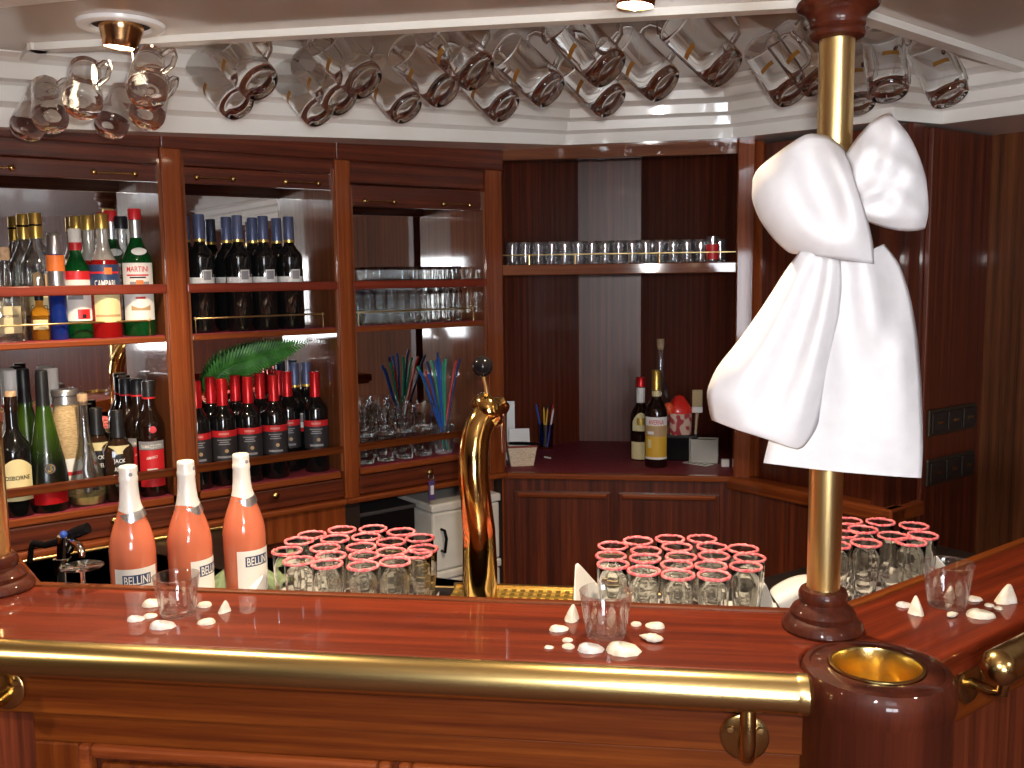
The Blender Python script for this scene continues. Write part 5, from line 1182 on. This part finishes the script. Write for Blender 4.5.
# fern frond in the middle cabinet
fr_pts = [on_b(204, 392, 2.765), on_b(225, 369, 2.75), on_b(255, 358, 2.742), on_b(285, 349, 2.735), on_b(312, 340, 2.728)]
t = thing('fern_frond', 'green fern frond arching over the red-capped bottles in the middle cabinet', 'plant', fr_pts[0])
o_ = Vector(fr_pts[0])
def cr(f):
    k = f * (len(fr_pts) - 1); i = min(int(k), len(fr_pts) - 2); u = k - i; a, b = fr_pts[i], fr_pts[i + 1]
    p0 = fr_pts[max(i - 1, 0)]; p3 = fr_pts[min(i + 2, len(fr_pts) - 1)]
    return .5 * (2 * a + (b - p0) * u + (2 * p0 - 5 * a + 4 * b - p3) * u * u + (3 * a - p0 - 3 * b + p3) * u ** 3)
MB().tube([cr(i / 24) - o_ for i in range(25)], [.002 - .0014 * i / 24 for i in range(25)], 6).build('stem', LEAF, t, smooth=60)
m = MB(); N = 40; cdir = R45(0, -1)
for i in range(N):
    f = .03 + .95 * i / N; p = cr(f) - o_; d = (cr(min(1, f + .02)) - cr(max(0, f - .02))).normalized()
    ln = .068 * math.sin(PI * min(1, f * .9 + .12)) ** .8 * (1 - .35 * f)
    for s in (-1, 1):
        up = (Vector((0, 0, 1)) - d * d.z).normalized() * s
        q = (up * .85 + d * .55 + Vector((cdir.x, cdir.y, 0)) * .18).normalized(); wv = d * ln * .19
        m.add([p - wv * .6, p + q * ln * .45 - wv, p + q * ln, p + q * ln * .45 + wv, p + wv * .6, p + q * ln * .45 + Vector((cdir.x, cdir.y, 0)) * .004], [(0, 5, 4), (0, 1, 5), (1, 2, 5), (2, 3, 5), (3, 4, 5)])
m.build('leaflets', LEAF, t, fix=False)

# light switches
for i, (z0, lab) in enumerate(((1.192, 'bronze three-gang light switch plate, upper of two on the panelled right wall'), (1.044, 'bronze three-gang light switch plate, lower of two on the panelled right wall'))):
    c = R45(2.752, 1.470, z0); t = thing('light_switch', lab, 'light switch', c, PI / 4, 'bronze switch plates')
    MB().box(-.135, .135, -.010, 0, -.040, .040).build('plate', pbr('bronze_plate', (.12, .1, .075), .3, .8), t, bevel=.004)
    for k in range(3):
        x = -.088 + .088 * k; s = MB().box(x - .038, x + .038, -.016, -.010, -.030, .030).build('rocker', SWITCH, t, bevel=.003)
        MB().box(x - .012, x + .012, -.018, -.016, -.004, .004).build('mark', BRASS_OLD, s)

# ================================================================== lights
def area(name, loc, look, size, power, col=(1, 1, 1), shape='DISK'):
    l = bpy.data.lights.new(name, 'AREA'); l.shape = shape; l.size = size; l.energy = power; l.color = col
    o = bpy.data.objects.new(name, l); COL.objects.link(o); o.location = loc
    o.rotation_euler = (Vector(look) - Vector(loc)).to_track_quat('-Z', 'Y').to_euler(); return o
area('camera_flash', CAM + RT * .03 + UP * .06 + FW * .02, CAM + FW * 3 + RT * .03, 0.04, 9, (1, .97, .94))
for x, y in ((-1.9, .2), (1.7, .1), (-1.2, -1.4), (1.0, -1.5)):  # unseen spots without fixtures, added to brighten the room and the ceiling bounce
    l = bpy.data.lights.new('fill_spot', 'SPOT'); l.energy = 45; l.color = (1, .84, .64); l.spot_size = math.radians(140); l.spot_blend = .5; l.shadow_soft_size = .05
    o = bpy.data.objects.new('fill_spot', l); COL.objects.link(o); o.location = (x, y, ZCEIL - .03)
bg = bpy.data.worlds.new('world'); scene.world = bg; bg.use_nodes = True
bg.node_tree.nodes['Background'].inputs[0].default_value = (.7, .8, 1, 1); bg.node_tree.nodes['Background'].inputs[1].default_value = .3
scene.view_settings.view_transform = 'Standard'; scene.view_settings.look = 'None'; scene.view_settings.gamma = 1
scene.view_settings.use_curve_mapping = False; scene.view_settings.exposure = 1.12
c = scene.cycles
c.max_bounces = 20; c.transmission_bounces = 20; c.transparent_max_bounces = 48; c.glossy_bounces = 6; c.diffuse_bounces = 4
c.sample_clamp_indirect = 6; c.blur_glossy = .5
